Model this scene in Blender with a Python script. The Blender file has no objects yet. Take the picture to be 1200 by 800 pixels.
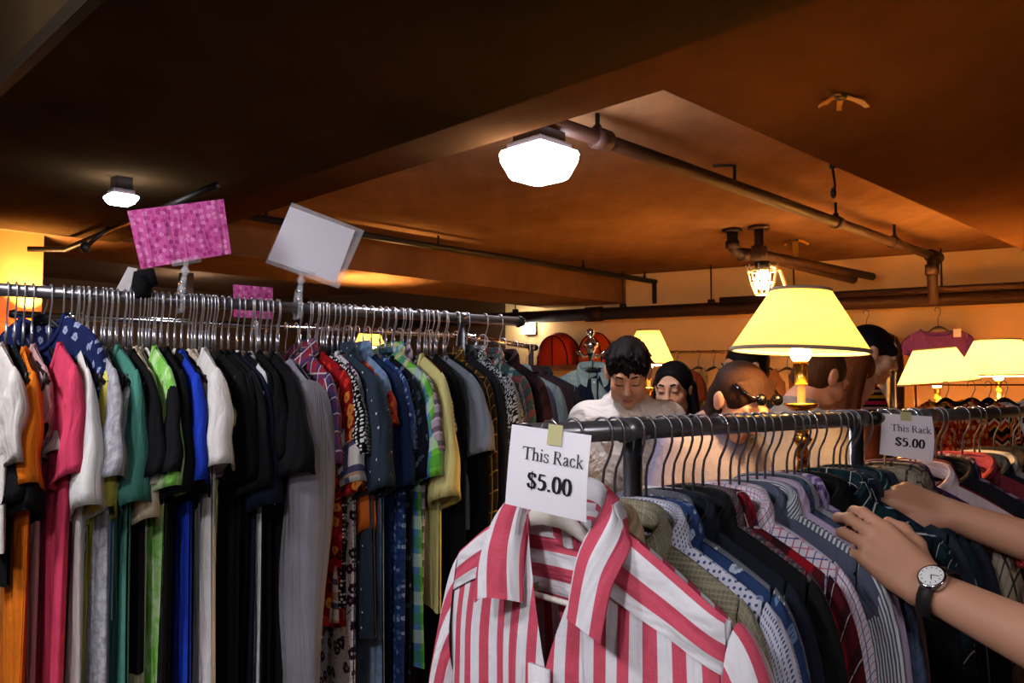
import bpy, bmesh, math, random
import numpy as np
from mathutils import Vector, Matrix

sc = bpy.context.scene
COL = sc.collection
PI = math.pi

# ------------------------------------------------------------------ camera
EYE = 1.53
FPX = 970.0                                  # focal length for a 1200 px wide frame
TILT = math.atan(59 / FPX)                   # camera looks slightly up
cam_data = bpy.data.cameras.new('camera')
cam_data.sensor_width = 36.0
cam_data.lens = FPX / 1200 * 36
cam_data.clip_start = 0.05
cam = bpy.data.objects.new('camera', cam_data)
COL.objects.link(cam)
cam.location = (0, 0, EYE)
cam.rotation_euler = (PI / 2 + TILT, 0, 0)
sc.camera = cam

# ------------------------------------------------------------------ world, exposure
world = bpy.data.worlds.new('world')
sc.world = world
world.use_nodes = True
world.node_tree.nodes['Background'].inputs[0].default_value = (1.0, 0.85, 0.7, 1)
world.node_tree.nodes['Background'].inputs[1].default_value = 0.02
sc.view_settings.view_transform = 'Standard'
sc.view_settings.look = 'None'
sc.view_settings.gamma = 1.0
sc.view_settings.use_curve_mapping = False
sc.view_settings.exposure = 0.0

TUBE_W = 75.0            # cool ceiling fixtures: emission strength of the lens
SHOP_W = 88.0            # unseen fixtures of the same type, added to light the near clothes
BULB_W = 150.0            # warm table and floor lamps, watts per bulb
WARM = (1.0, 0.55, 0.19)
COOL = (0.93, 0.92, 1.0)

# ------------------------------------------------------------------ geometry of the place
def P(px, py, d):
    """world point seen at a pixel of the 1200x800 frame, d metres ahead"""
    x = (px - 600) / FPX; y = (400 - py) / FPX
    f = math.cos(TILT) - math.sin(TILT) * y
    u = math.sin(TILT) + math.cos(TILT) * y
    return Vector((x / f * d, d, EYE + u / f * d))
Q = math.sqrt(0.5)
def AB(a, b, h=0.0):
    """building axes: a runs ahead-right, b ahead-left, h above the eye"""
    return Vector(((a - b) * Q, (a + b) * Q, EYE + h))

# ------------------------------------------------------------------ node helpers
class NT:
    def __init__(s, name):
        s.m = bpy.data.materials.new(name); s.m.use_nodes = True
        s.t = s.m.node_tree; s.b = s.t.nodes['Principled BSDF']; s._uv = None
    def n(s, typ, **kw):
        x = s.t.nodes.new(typ)
        for k, v in kw.items(): setattr(x, k, v)
        return x
    def put(s, sock, v):
        if isinstance(v, bpy.types.NodeSocket): s.t.links.new(v, sock)
        elif isinstance(v, (tuple, list)) and len(v) == 3 and sock.type == 'RGBA': sock.default_value = (*v, 1)
        else: sock.default_value = v
    def math(s, op, a, b=0.0, c=None):
        x = s.n('ShaderNodeMath', operation=op)
        s.put(x.inputs[0], a); s.put(x.inputs[1], b)
        if c is not None: s.put(x.inputs[2], c)
        return x.outputs[0]
    def mix(s, f, a, b):
        x = s.n('ShaderNodeMix', data_type='RGBA')
        s.put(x.inputs[0], f); s.put(x.inputs[6], a); s.put(x.inputs[7], b)
        return x.outputs[2]
    def uv(s):
        if s._uv is None:
            g = s.n('ShaderNodeUVMap'); q = s.n('ShaderNodeSeparateXYZ')
            s.t.links.new(g.outputs[0], q.inputs[0]); s._uv = (q.outputs[0], q.outputs[1], g.outputs[0])
        return s._uv
    def obj(s):
        return s.n('ShaderNodeTexCoord').outputs['Object']
    def noise(s, scale, vec=None, detail=3.0, rough=0.55, dist=0.0):
        x = s.n('ShaderNodeTexNoise'); s.put(x.inputs['Scale'], scale); s.put(x.inputs['Detail'], detail)
        s.put(x.inputs['Roughness'], rough); s.put(x.inputs['Distortion'], dist)
        s.put(x.inputs['Vector'], vec if vec is not None else s.obj())
        return x.outputs['Fac']
    def voro(s, scale, vec=None, rnd=1.0, dims='2D', feature='F1'):
        x = s.n('ShaderNodeTexVoronoi', voronoi_dimensions=dims, feature=feature)
        s.put(x.inputs['Scale'], scale); s.put(x.inputs['Randomness'], rnd)
        s.put(x.inputs['Vector'], vec if vec is not None else s.uv()[2])
        return x.outputs
    def ramp(s, f, stops, interp='LINEAR'):
        x = s.n('ShaderNodeValToRGB'); r = x.color_ramp; r.interpolation = interp
        while len(r.elements) > 1: r.elements.remove(r.elements[-1])
        r.elements[0].position = stops[0][0]; r.elements[0].color = (*stops[0][1], 1)
        for p, c in stops[1:]:
            e = r.elements.new(p); e.color = (*c, 1)
        s.put(x.inputs[0], f); return x.outputs[0]
    def bump(s, h, strength=0.2, dist=0.01):
        x = s.n('ShaderNodeBump'); s.put(x.inputs['Strength'], strength); s.put(x.inputs['Distance'], dist)
        s.put(x.inputs['Height'], h); s.t.links.new(x.outputs[0], s.b.inputs['Normal'])
    def done(s, col, rough=0.85, metal=0.0, spec=0.3, sheen=0.0):
        s.put(s.b.inputs['Base Color'], col); s.put(s.b.inputs['Roughness'], rough)
        s.b.inputs['Metallic'].default_value = metal
        s.b.inputs['Specular IOR Level'].default_value = spec
        if sheen: s.b.inputs['Sheen Weight'].default_value = sheen
        return s.m

def lin(c):
    """sRGB 0-255 triple to linear"""
    return tuple((v / 255 / 12.92) if v / 255 <= 0.04045 else ((v / 255 + 0.055) / 1.055) ** 2.4 for v in c)

def fabric_finish(t, col, rough=0.9):
    u, v, uv = t.uv()
    n = t.noise(9.0, detail=4.0)
    col = t.mix(0.5, col, t.mix(n, t.mix(0.5, col, (0, 0, 0)), col))
    w = t.noise(60.0, detail=2.0)
    mp = t.n('ShaderNodeMapping'); mp.inputs['Scale'].default_value = (22, 3.2, 1); t.put(mp.inputs[0], uv)
    dr = t.noise(1.0, mp.outputs[0], 3.0, 0.5, 0.8)                 # soft hanging folds and creases
    h = t.math('ADD', t.math('MULTIPLY', n, 0.6), t.math('MULTIPLY', w, 0.08))
    t.bump(t.math('ADD', h, t.math('MULTIPLY', dr, 1.3)), 0.55, 0.03)
    return t.done(col, rough, 0, 0.15)

def m_solid(c, rough=0.9):
    t = NT('cloth'); return fabric_finish(t, lin(c), rough)

def line(t, axis, period, width, off=0.0):
    x = t.uv()[0 if axis == 'u' else 1]
    f = t.math('FRACT', t.math('ADD', t.math('DIVIDE', x, period), 10.0 + off))
    return t.math('LESS_THAN', f, width / period)

def m_plaid(base, bands):
    """bands: (axis, period, width, offset, colour, opacity)"""
    t = NT('woven_cloth'); col = lin(base)
    for ax, per, w, off, c, op in bands:
        col = t.mix(t.math('MULTIPLY', line(t, ax, per, w, off), op), col, lin(c))
    return fabric_finish(t, col)

def m_dots(base, c, pitch, rad, rnd=0.0, c2=None):
    t = NT('dotted_cloth')
    vo = t.voro(1 / pitch, rnd=rnd)
    col = t.mix(t.math('LESS_THAN', vo['Distance'], rad), lin(base), lin(c))
    if c2:
        vo2 = t.voro(0.6 / pitch, rnd=1.0)
        col = t.mix(t.math('LESS_THAN', vo2['Distance'], rad * 0.8), col, lin(c2))
    return fabric_finish(t, col)

def m_floral(base, cols, pitch, size=0.36, leaf=None):
    t = NT('floral_cloth')
    u, v, uv = t.uv()
    vo = t.voro(1 / pitch, rnd=0.85)
    nz = t.noise(2.6 / pitch, uv, 2.0)
    r = t.math('ADD', t.math('MULTIPLY', nz, 0.5), size - 0.25)
    col = lin(base)
    if leaf:
        w = t.noise(1.3 / pitch, uv, 1.0, dist=2.0)
        k = t.math('LESS_THAN', t.math('ABSOLUTE', t.math('SUBTRACT', w, 0.5)), 0.012)
        col = t.mix(k, col, lin(leaf))
    sep = t.n('ShaderNodeSeparateColor'); t.t.links.new(vo['Color'], sep.inputs[0])
    stops = [(i / len(cols), lin(c)) for i, c in enumerate(cols)]
    fl = t.ramp(sep.outputs[0], stops, 'CONSTANT')
    col = t.mix(t.math('LESS_THAN', vo['Distance'], r), col, fl)
    col = t.mix(t.math('LESS_THAN', vo['Distance'], t.math('MULTIPLY', r, 0.3)), col, t.mix(0.6, fl, lin(base)))
    return fabric_finish(t, col)

def m_blot(c1, c2, scale=8.0, lo=0.4, hi=0.6):
    t = NT('mottled_cloth')
    n = t.noise(scale, t.uv()[2], 3.0, dist=0.6)
    return fabric_finish(t, t.ramp(n, [(lo, lin(c1)), (hi, lin(c2))]))

def m_plain(name, c, rough=0.5, metal=0.0, spec=0.5, var=0.0):
    t = NT(name); col = lin(c)
    if var:
        n = t.noise(6.0)
        col = t.mix(n, tuple(v * (1 - var) for v in col), tuple(min(1, v * (1 + var)) for v in col))
        t.bump(n, 0.1, 0.01)
    return t.done(col, rough, metal, spec)

def m_emit(name, c, s, falloff=None):
    t = NT(name)
    t.done(c, 0.5)
    t.put(t.b.inputs['Emission Color'], c); t.b.inputs['Emission Strength'].default_value = s
    return t.m

# ------------------------------------------------------------------ objects
def tag(o, label=None, cat=None, group=None, kind=None):
    if label: o['label'] = label
    if cat: o['category'] = cat
    if group: o['group'] = group
    if kind: o['kind'] = kind
    return o
def empty(name, loc=(0, 0, 0), rz=0.0, label=None, cat=None, group=None):
    o = bpy.data.objects.new(name, None); COL.objects.link(o)
    o.empty_display_size = 0.1
    o.location = loc; o.rotation_euler = (0, 0, rz)
    return tag(o, label, cat, group)

class MB:
    """collects vertices, faces and uvs, then links ONE mesh object"""
    def __init__(s): s.v = []; s.f = []; s.uv = {}; s.xf = None
    def add(s, vs, fs, uvs=None):
        o = len(s.v)
        s.v += [tuple(p) for p in vs]
        s.f += [tuple(i + o for i in f) for f in fs]
        if uvs is not None:
            for i, q in enumerate(uvs): s.uv[o + i] = q
        return s
    def box(s, lo, hi, M=None):
        x0, y0, z0 = lo; x1, y1, z1 = hi
        vs = [Vector(p) for p in ((x0, y0, z0), (x1, y0, z0), (x1, y1, z0), (x0, y1, z0), (x0, y0, z1), (x1, y0, z1), (x1, y1, z1), (x0, y1, z1))]
        if M is not None: vs = [M @ p for p in vs]
        return s.add(vs, [(0, 3, 2, 1), (4, 5, 6, 7), (0, 1, 5, 4), (1, 2, 6, 5), (2, 3, 7, 6), (3, 0, 4, 7)])
    def prism(s, poly, z0, z1):
        n = len(poly)
        vs = [(x, y, z0) for x, y in poly] + [(x, y, z1) for x, y in poly]
        fs = [tuple(range(n - 1, -1, -1)), tuple(range(n, 2 * n))] + [(i, (i + 1) % n, n + (i + 1) % n, n + i) for i in range(n)]
        return s.add(vs, fs)
    def grid(s, pts, uvs=None, close_u=False):
        """pts[row][col]"""
        R, C = len(pts), len(pts[0])
        vs = [p for r in pts for p in r]
        fs = []
        for i in range(R - 1):
            for j in range(C if close_u else C - 1):
                k = (j + 1) % C
                fs.append((i * C + j, i * C + k, (i + 1) * C + k, (i + 1) * C + j))
        return s.add(vs, fs, [q for r in uvs for q in r] if uvs else None)
    def tube(s, path, r, n=8, cap=True):
        path = [Vector(p) for p in path]
        rs = r if isinstance(r, (list, tuple)) else [r] * len(path)
        rows = []; prev = None
        for i, p in enumerate(path):
            t = (path[min(i + 1, len(path) - 1)] - path[max(i - 1, 0)]).normalized()
            if prev is None:
                a = Vector((0, 0, 1)) if abs(t.z) < 0.9 else Vector((1, 0, 0))
                prev = t.cross(a).normalized()
            prev = (prev - t * prev.dot(t)).normalized()
            q = t.cross(prev)
            rows.append([p + (prev * math.cos(2 * PI * k / n) + q * math.sin(2 * PI * k / n)) * rs[i] for k in range(n)])
        o = len(s.v)
        s.grid(rows, close_u=True)
        if cap:
            s.f.append(tuple(o + k for k in range(n - 1, -1, -1)))
            e = o + (len(path) - 1) * n
            s.f.append(tuple(e + k for k in range(n)))
        return s
    def lathe(s, prof, n=24, c=(0, 0, 0), cap=False):
        rows = [[(c[0] + r * math.cos(2 * PI * k / n), c[1] + r * math.sin(2 * PI * k / n), c[2] + z) for k in range(n)] for r, z in prof]
        o = len(s.v); s.grid(rows, close_u=True)
        if cap:
            s.f.append(tuple(o + k for k in range(n - 1, -1, -1))); e = o + (len(prof) - 1) * n
            s.f.append(tuple(e + k for k in range(n)))
        return s
    def ball(s, c, r, n=12, m=8):
        rx, ry, rz = r if isinstance(r, (tuple, list)) else (r, r, r)
        rows = [[(c[0] + rx * math.sin(PI * i / m) * math.cos(2 * PI * k / n), c[1] + ry * math.sin(PI * i / m) * math.sin(2 * PI * k / n), c[2] + rz * math.cos(PI * i / m)) for k in range(n)] for i in range(m + 1)]
        return s.grid(rows, close_u=True)
    def build(s, name, mat, parent=None, smooth=True, weld=0.0, loc=None):
        me = bpy.data.meshes.new(name)
        me.from_pydata([tuple(p) for p in s.v], [], s.f)
        if s.uv:
            l = me.uv_layers.new(name='UVMap')
            vi = np.empty(len(me.loops), np.int32); me.loops.foreach_get('vertex_index', vi)
            tab = np.zeros((len(s.v), 2), np.float32)
            for i, q in s.uv.items(): tab[i] = q
            l.data.foreach_set('uv', tab[vi].ravel())
        if weld:
            bm = bmesh.new(); bm.from_mesh(me); bmesh.ops.remove_doubles(bm, verts=bm.verts, dist=weld)
            bm.to_mesh(me); bm.free()
        me.polygons.foreach_set('use_smooth', [smooth] * len(me.polygons))
        me.materials.append(mat)
        o = bpy.data.objects.new(name, me); COL.objects.link(o)
        if parent: o.parent = parent
        if loc is not None: o.location = loc
        return o

def bez(p, q):
    a, b, c, d = [Vector(x) for x in p]; r = 1 - q
    return a * r ** 3 + b * 3 * r * r * q + c * 3 * r * q * q + d * q ** 3
def smooth(x): x = max(0.0, min(1.0, x)); return x * x * (3 - 2 * x)
def clone(o, parent=None):
    c = o.copy(); COL.objects.link(c); c.parent = parent
    for ch in list(o.children): clone(ch, c)
    return c

# ------------------------------------------------------------------ implicit surfaces (people)
def sdf_mesh(prims, vox=0.005):
    def ext(p):
        if p[0] == 'c':
            a, b, ra, rb = np.array(p[1]), np.array(p[2]), p[3], p[4]
            return np.minimum(a - ra, b - rb), np.maximum(a + ra, b + rb)
        r = max(p[2]); c = np.array(p[1]); return c - r, c + r
    ex = [ext(p) for p in prims]
    add = [e for e, p in zip(ex, prims) if not p[0].startswith('-')]
    lo = np.min([e[0] for e in add], 0) - 4 * vox - 0.01; hi = np.max([e[1] for e in add], 0) + 4 * vox + 0.01
    N = np.ceil((hi - lo) / vox).astype(int) + 1
    F = np.full(tuple(N), 1.0, np.float32)
    ax = [(lo[i] + vox * np.arange(N[i])).astype(np.float32) for i in range(3)]
    for p, (e0, e1) in zip(prims, ex):
        k = p[-1]; mg = k + 3 * vox
        i0 = np.clip(np.floor((e0 - mg - lo) / vox).astype(int), 0, N - 1)
        i1 = np.clip(np.ceil((e1 + mg - lo) / vox).astype(int) + 1, 1, N)
        if np.any(i1 <= i0): continue
        sl = tuple(slice(a, b) for a, b in zip(i0, i1))
        X, Y, Z = ax[0][sl[0]][:, None, None], ax[1][sl[1]][None, :, None], ax[2][sl[2]][None, None, :]
        if p[0] == 'c':
            a, b, ra, rb = np.array(p[1], np.float32), np.array(p[2], np.float32), p[3], p[4]
            ba = b - a; l2 = float(ba @ ba) + 1e-12
            px, py, pz = X - a[0], Y - a[1], Z - a[2]
            h = np.clip((px * ba[0] + py * ba[1] + pz * ba[2]) / l2, 0, 1)
            D = np.sqrt((px - h * ba[0]) ** 2 + (py - h * ba[1]) ** 2 + (pz - h * ba[2]) ** 2) - (ra + (rb - ra) * h)
        else:
            c = p[1]; r = p[2]; R = np.array(p[3]) if p[3] is not None else np.eye(3)
            px, py, pz = X - c[0], Y - c[1], Z - c[2]
            q = [R[0][i] * px + R[1][i] * py + R[2][i] * pz for i in range(3)]
            k0 = np.sqrt(sum((q[i] / r[i]) ** 2 for i in range(3)))
            k1 = np.sqrt(sum((q[i] / r[i] ** 2) ** 2 for i in range(3))) + 1e-9
            D = k0 * (k0 - 1) / k1
            D = np.where(k0 < 1e-4, -min(r), D)
        G = F[sl]
        if p[0].startswith('-'):
            D = -D; h = np.maximum(k - np.abs(G - D), 0) / max(k, 1e-6); F[sl] = np.maximum(G, D) + h * h * k / 4
        else:
            h = np.maximum(k - np.abs(G - D), 0) / max(k, 1e-6); F[sl] = np.minimum(G, D) - h * h * k / 4
    I = F < 0
    c8 = [I[x:N[0] - 1 + x, y:N[1] - 1 + y, z:N[2] - 1 + z] for x in (0, 1) for y in (0, 1) for z in (0, 1)]
    anyc = c8[0].copy(); allc = c8[0].copy()
    for c in c8[1:]: anyc |= c; allc &= c
    mixd = anyc & ~allc
    ii = np.argwhere(mixd)
    idx = np.full(mixd.shape, -1, np.int32); idx[tuple(ii.T)] = np.arange(len(ii))
    S = np.zeros((len(ii), 3)); W = np.zeros(len(ii))
    for axis in range(3):
        o1, o2 = [k for k in range(3) if k != axis]
        for a in (0, 1):
            for b in (0, 1):
                o = np.zeros(3, int); o[o1] = a; o[o2] = b
                A = ii + o; B = A.copy(); B[:, axis] += 1
                fa = F[tuple(A.T)]; fb = F[tuple(B.T)]
                k = (fa < 0) != (fb < 0)
                t = np.where(k, fa / np.where(k, fa - fb, 1), 0)
                pt = A.astype(float); pt[:, axis] += t
                S[k] += pt[k]; W[k] += 1
    V = lo + vox * S / W[:, None]
    faces = []
    for axis in range(3):
        o1, o2 = [(1, 2), (2, 0), (0, 1)][axis]
        s0 = [slice(None)] * 3; s1 = [slice(None)] * 3
        s0[axis] = slice(0, -1); s1[axis] = slice(1, None)
        a = I[tuple(s0)]; b = I[tuple(s1)]
        E = np.argwhere(a != b)
        ok = (E[:, o1] > 0) & (E[:, o2] > 0) & (E[:, o1] < N[o1] - 1) & (E[:, o2] < N[o2] - 1)
        E = E[ok]; fl = a[tuple(E.T)]
        def cell(d1, d2):
            c = E.copy(); c[:, o1] -= d1; c[:, o2] -= d2
            return idx[tuple(c.T)]
        q = np.stack([cell(1, 1), cell(0, 1), cell(0, 0), cell(1, 0)], 1)
        q[~fl] = q[~fl][:, ::-1]
        faces.append(q)
    return V, np.concatenate(faces)
def sdf_obj(name, prims, vox, mat, parent):
    V, Fc = sdf_mesh(prims, vox)
    me = bpy.data.meshes.new(name)
    me.from_pydata(V.tolist(), [], Fc.tolist())
    me.polygons.foreach_set('use_smooth', [True] * len(me.polygons))
    me.materials.append(mat)
    o = bpy.data.objects.new(name, me); COL.objects.link(o); o.parent = parent
    return o

# ================================================================== THE SETTING
def m_concrete(c, c2, stain=(20, 12, 6), seam=0.0):
    t = NT('concrete')
    n1 = t.noise(0.9, detail=6, rough=0.6); n2 = t.noise(7.0, detail=5)
    col = t.ramp(n1, [(0.35, lin(c)), (0.65, lin(c2))])
    col = t.mix(t.math('MULTIPLY', n2, 0.35), col, lin(stain))
    mp = t.n('ShaderNodeMapping'); mp.inputs['Rotation'].default_value = (0, 0, PI / 4); mp.inputs['Scale'].default_value = (9.0, 0.7, 1); t.put(mp.inputs[0], t.obj())
    gr = t.noise(1.0, mp.outputs[0], 5.0, 0.65)
    col = t.mix(t.math('MULTIPLY', gr, 0.45), col, lin(stain))
    sp = t.noise(3.1, detail=8, rough=0.75)
    col = t.mix(t.math('MULTIPLY', t.math('GREATER_THAN', sp, 0.72), 0.6), col, lin(stain))
    t.bump(n2, 0.15, 0.02)
    return t.done(col, 0.9, 0, 0.0)
CONC = m_concrete((148, 112, 82), (118, 86, 59))
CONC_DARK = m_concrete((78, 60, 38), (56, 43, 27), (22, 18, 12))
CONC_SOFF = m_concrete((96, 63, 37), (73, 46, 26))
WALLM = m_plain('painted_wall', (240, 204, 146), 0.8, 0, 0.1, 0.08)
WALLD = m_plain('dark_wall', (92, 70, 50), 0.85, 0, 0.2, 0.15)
COLM = m_plain('column_paint', (208, 158, 92), 0.8, 0, 0.2, 0.15)
FLOORM = m_concrete((110, 100, 90), (86, 78, 70))
PIPE = m_plain('painted_pipe', (44, 22, 14), 0.6, 0.1, 0.3, 0.3)
PIPE_L = m_plain('pale_pipe', (168, 118, 76), 0.45, 0.3, 0.5, 0.2)
CHROME = m_plain('chrome', (214, 214, 220), 0.16, 1.0)
STEEL = m_plain('dull_steel', (120, 120, 126), 0.32, 1.0, 0.5, 0.15)
GUN = m_plain('gunmetal_tube', (120, 118, 120), 0.3, 0.75, 0.5, 0.1)
BLACKP = m_plain('black_plastic', (14, 14, 15), 0.42, 0, 0.4)
WHITEP = m_plain('white_plastic', (214, 208, 196), 0.45, 0, 0.4)
DARKM = m_plain('dark_metal', (30, 24, 20), 0.5, 0.4)
BRASS = m_plain('brass', (206, 150, 62), 0.25, 1.0, 0.5, 0.15)
WOOD = NT('wood')
_n = WOOD.noise(3.0, detail=5, dist=1.5)
WOODM = WOOD.done(WOOD.ramp(_n, [(0.35, lin((96, 58, 30))), (0.65, lin((138, 88, 48)))]), 0.5)

def abpoly(pts):
    return [(AB(a, b).x, AB(a, b).y) for a, b in pts]
def struct(name, mb, mat, smooth=False):
    return tag(mb.build(name, mat, None, smooth), kind='structure')
WD = Vector((-0.879, 0.476, 0)); WO = Vector((3.82, 6.12, 0)); WN = Vector((0.476, 0.879, 0))
def wallpt(t, off=0.0):
    return WO + WD * t - WN * off
def wall_strip(t0, t1, o0, o1):
    return [tuple(wallpt(t, o)[:2]) for t, o in ((t0, o0), (t1, o0), (t1, o1), (t0, o1))]
HC = EYE + 1.08
struct('floor', MB().prism(abpoly([(-3.2, -3.2), (9, -3.2), (9, 9), (-3.2, 9)]), -0.1, 0), FLOORM)
struct('ceiling', MB().prism(abpoly([(-3.2, -3.2), (9, -3.2), (9, 9), (-3.2, 9)]), HC, HC + 0.2), CONC)
struct('wall_back', MB().prism(wall_strip(-6.0, 4.42, 0, -0.2), 0, HC), WALLM)
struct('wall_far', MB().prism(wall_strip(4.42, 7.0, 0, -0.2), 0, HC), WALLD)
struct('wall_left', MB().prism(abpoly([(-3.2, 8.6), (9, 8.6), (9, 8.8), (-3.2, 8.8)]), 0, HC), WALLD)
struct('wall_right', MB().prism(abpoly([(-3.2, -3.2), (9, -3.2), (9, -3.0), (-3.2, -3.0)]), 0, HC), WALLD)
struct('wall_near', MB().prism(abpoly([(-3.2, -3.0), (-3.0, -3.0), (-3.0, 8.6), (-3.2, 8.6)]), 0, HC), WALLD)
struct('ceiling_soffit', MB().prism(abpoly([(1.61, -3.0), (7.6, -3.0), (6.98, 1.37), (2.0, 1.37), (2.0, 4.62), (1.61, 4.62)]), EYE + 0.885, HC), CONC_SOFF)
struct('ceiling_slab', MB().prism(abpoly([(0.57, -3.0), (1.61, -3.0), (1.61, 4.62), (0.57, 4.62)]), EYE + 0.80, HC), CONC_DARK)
struct('ceiling_beam', MB().prism(abpoly([(-3.0, 4.62), (6.1, 4.62), (5.88, 5.41), (-3.0, 5.41)]), EYE + 0.81, HC), CONC)
struct('column', MB().prism(abpoly([(0.82, 4.72), (1.29, 4.72), (1.29, 5.2), (0.82, 5.2)]), 0, EYE + 0.81), COLM)
mb = MB().prism(abpoly([(0.545, -3.0), (0.57, -3.0), (0.57, 4.62), (0.545, 4.62)]), EYE + 0.79, EYE + 0.83)
struct('trim_1', mb, m_plain('bare_edge', (34, 26, 17), 0.7, 0, 0.1, 0.2))
# pale plaster skirting of the back wall
struct('baseboard_back', MB().prism(wall_strip(-6.0, 7.0, 0.0, 0.02), 0, 0.12), WOODM)

# ------------------------------------------------------------------ pipes under the ceiling
def pipe(name, path, r, label, mat=None, cat='pipe', couplings=(), rods=(), group=None):
    root = empty(name, path[0], 0, label, cat, group)
    o = Vector(path[0]); pts = [Vector(p) - o for p in path]
    MB().tube(pts, r, 14).build('tube', mat or PIPE, root)
    for a, b, rr in couplings:
        MB().tube([Vector(a) - o, Vector(b) - o], rr, 14).build('coupling', mat or PIPE, root)
    for p, top, rr in rods:
        p = Vector(p) - o
        MB().tube([p, (p.x, p.y, top - o.z)], rr, 6).build('hanger_rod', DARKM, root)
        MB().tube([p + Vector((0, 0, r * 1.25 + 0.012)), p + Vector((0, 0, r * 0.6))], r * 0.55, 8).build('clamp', DARKM, root)
    return root
A = lambda a, h: AB(a, 2.0, h)
end = A(6.28, 0.955)
pipe('sprinkler_main_pipe', [A(1.75, 0.985), A(3, 0.98), A(5, 0.965), end], 0.03,
     'long brown sprinkler main running past the bright ceiling fixture to the back wall',
     couplings=[(A(2.45, 0.983), A(2.53, 0.983), 0.043), (A(4.6, 0.968), A(4.66, 0.968), 0.038), (A(5.45, 0.962), A(5.52, 0.962), 0.04), (A(6.15, 0.956), A(6.31, 0.955), 0.044)],
     rods=[(A(2.47, 0.983), HC, 0.010), (A(4.62, 0.968), HC, 0.008), (A(5.5, 0.961), HC, 0.01)])
e2 = P(1092, 305, 5.72)
pipe('drop_pipe', [e2 + Vector((0.05, 0.05, 0)), e2, e2 + Vector((0, 0.0, -0.05)), e2 + Vector((0, 0.0, -0.30))], 0.034,
     'short brown drop pipe joining the sprinkler main to the long wall pipe', couplings=[(e2 + Vector((0, 0, -0.03)), e2 + Vector((0, 0, -0.10)), 0.046)])
pipe('conduit', [AB(1.632, -2.0, 0.862), AB(1.632, 4.6, 0.862)], 0.013, 'thin shiny conduit along the edge of the dark ceiling slab', PIPE_L,
     couplings=[(AB(1.632, b, 0.862), AB(1.632, b + 0.05, 0.862), 0.018) for b in (1.2, 2.35, 3.4)])
pipe('branch_pipe', [AB(1.9, 4.37, 1.0), AB(6.28, 4.37, 1.0)], 0.022, 'thin dark sprinkler branch in front of the far ceiling beam', DARKM,
     rods=[(AB(a, 4.37, 1.0), HC, 0.008) for a in (2.35, 3.65, 5.2, 6.05)])
pipe('branch_drop', [AB(6.2, 4.37, 0.985), AB(6.2, 4.37, 0.80)], 0.02, 'short dark drop at the end of the thin sprinkler branch', DARKM)
pipe('slab_conduit', [AB(1.36, 2.9, 0.76), AB(1.36, 3.77, 0.745), AB(1.36, 4.6, 0.73), AB(1.2, 4.66, 0.72)], 0.014, 'bent conduit under the dark slab beside the column', DARKM,
     couplings=[(AB(1.36, 3.55, 0.75), AB(1.36, 3.62, 0.748), 0.02)])
vr = empty('sprinkler', P(100, 290, 3.7), 0, 'small black sprinkler head below the slab conduit beside pink card', 'sprinkler')
MB().tube([(0, 0, 0), (0.09, 0.03, 0.10)], 0.009, 8).build('stem', DARKM, vr)
MB().ball((0, 0, 0), (0.022, 0.022, 0.028)).build('head', DARKM, vr)
w0 = wallpt(5.2, 0.2); w1 = wallpt(-2.0, 0.16)
def wp(t, off, z0=0.715, z1=0.69): return Vector((*wallpt(t, off)[:2], EYE + z1 + (z0 - z1) * (t + 2) / 7.2))
pipe('wall_drain_pipe', [wp(-2, 0.20), wp(5.6, 0.2)], 0.056, 'fat dark drain pipe along the back wall', PIPE,
     couplings=[(wp(t, 0.2), wp(t + 0.16, 0.2), 0.068) for t in (-0.4, 1.4, 3.3)],
     rods=[(wp(t, 0.2), HC, 0.007) for t in (0.55, 1.62, 2.3, 3.1, 4.2)])
pipe('wall_supply_pipe', [wp(-2, 0.30, 0.80, 0.755), wp(2.2, 0.30, 0.775, 0.75)], 0.026, 'thinner brown pipe clamped above the fat wall drain', PIPE)
# drain stubs and their pipes
s1 = P(858, 266, 5.45); s1.z = HC - 0.002; s2 = P(889, 262, 5.35); s2.z = HC - 0.002
b1 = P(1000, 327, 6.28); b2 = P(1022, 324, 6.42)
pipe('drain_trap', [s1, s1 - Vector((0, 0, 0.10)), s1 + Vector((0.02, 0.01, -0.145)), s1 + Vector((0.07, 0.03, -0.165)), s1 + Vector((0.25, 0.1, -0.17)), b1], 0.036,
     'brown drain elbow dropping from the ceiling and bending toward the wall',
     couplings=[(s1 - Vector((0, 0, 0.0)), s1 - Vector((0, 0, 0.018)), 0.065), (s1 - Vector((0, 0, 0.08)), s1 - Vector((0, 0, 0.13)), 0.046), (s1 + Vector((0.06, 0.025, -0.165)), s1 + Vector((0.12, 0.05, -0.165)), 0.046)])
pipe('drain_stub', [s2, s2 - Vector((0, 0, 0.17)), s2 + Vector((0.05, 0.03, -0.185)), b2], 0.03,
     'straight brown drain stub beside the caged work light',
     couplings=[(s2, s2 - Vector((0, 0, 0.018)), 0.07), (s2 - Vector((0, 0, 0.13)), s2 - Vector((0, 0, 0.22)), 0.05)])
# strap hangers by the big light
h0 = AB(3.72, 1.62, 1.08)
hs = empty('strap_hanger', h0, 0, 'black hook and strap dangling from the ceiling above the sprinkler main', 'hanger')
MB().tube([(0, 0, 0), (0, 0, -0.05)], 0.016, 8).build('anchor', DARKM, hs)
MB().tube([(0, 0, -0.05), (0.01, 0, -0.13), (0.0, 0, -0.15)], [0.006, 0.005, 0.012], 8).build('strap', DARKM, hs)
MB().ball((0, 0, -0.165), (0.014, 0.014, 0.026)).build('hook', DARKM, hs)
h1 = A(3.5, 0.99)
hs = empty('pipe_bracket', h1, 0, 'bent black bracket standing up from the sprinkler main', 'bracket')
MB().tube([(0, 0, 0), (0, 0, 0.085), (-0.035, 0, 0.088), (-0.10, 0, 0.086)], 0.009, 8).build('rod', DARKM, hs)

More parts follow.
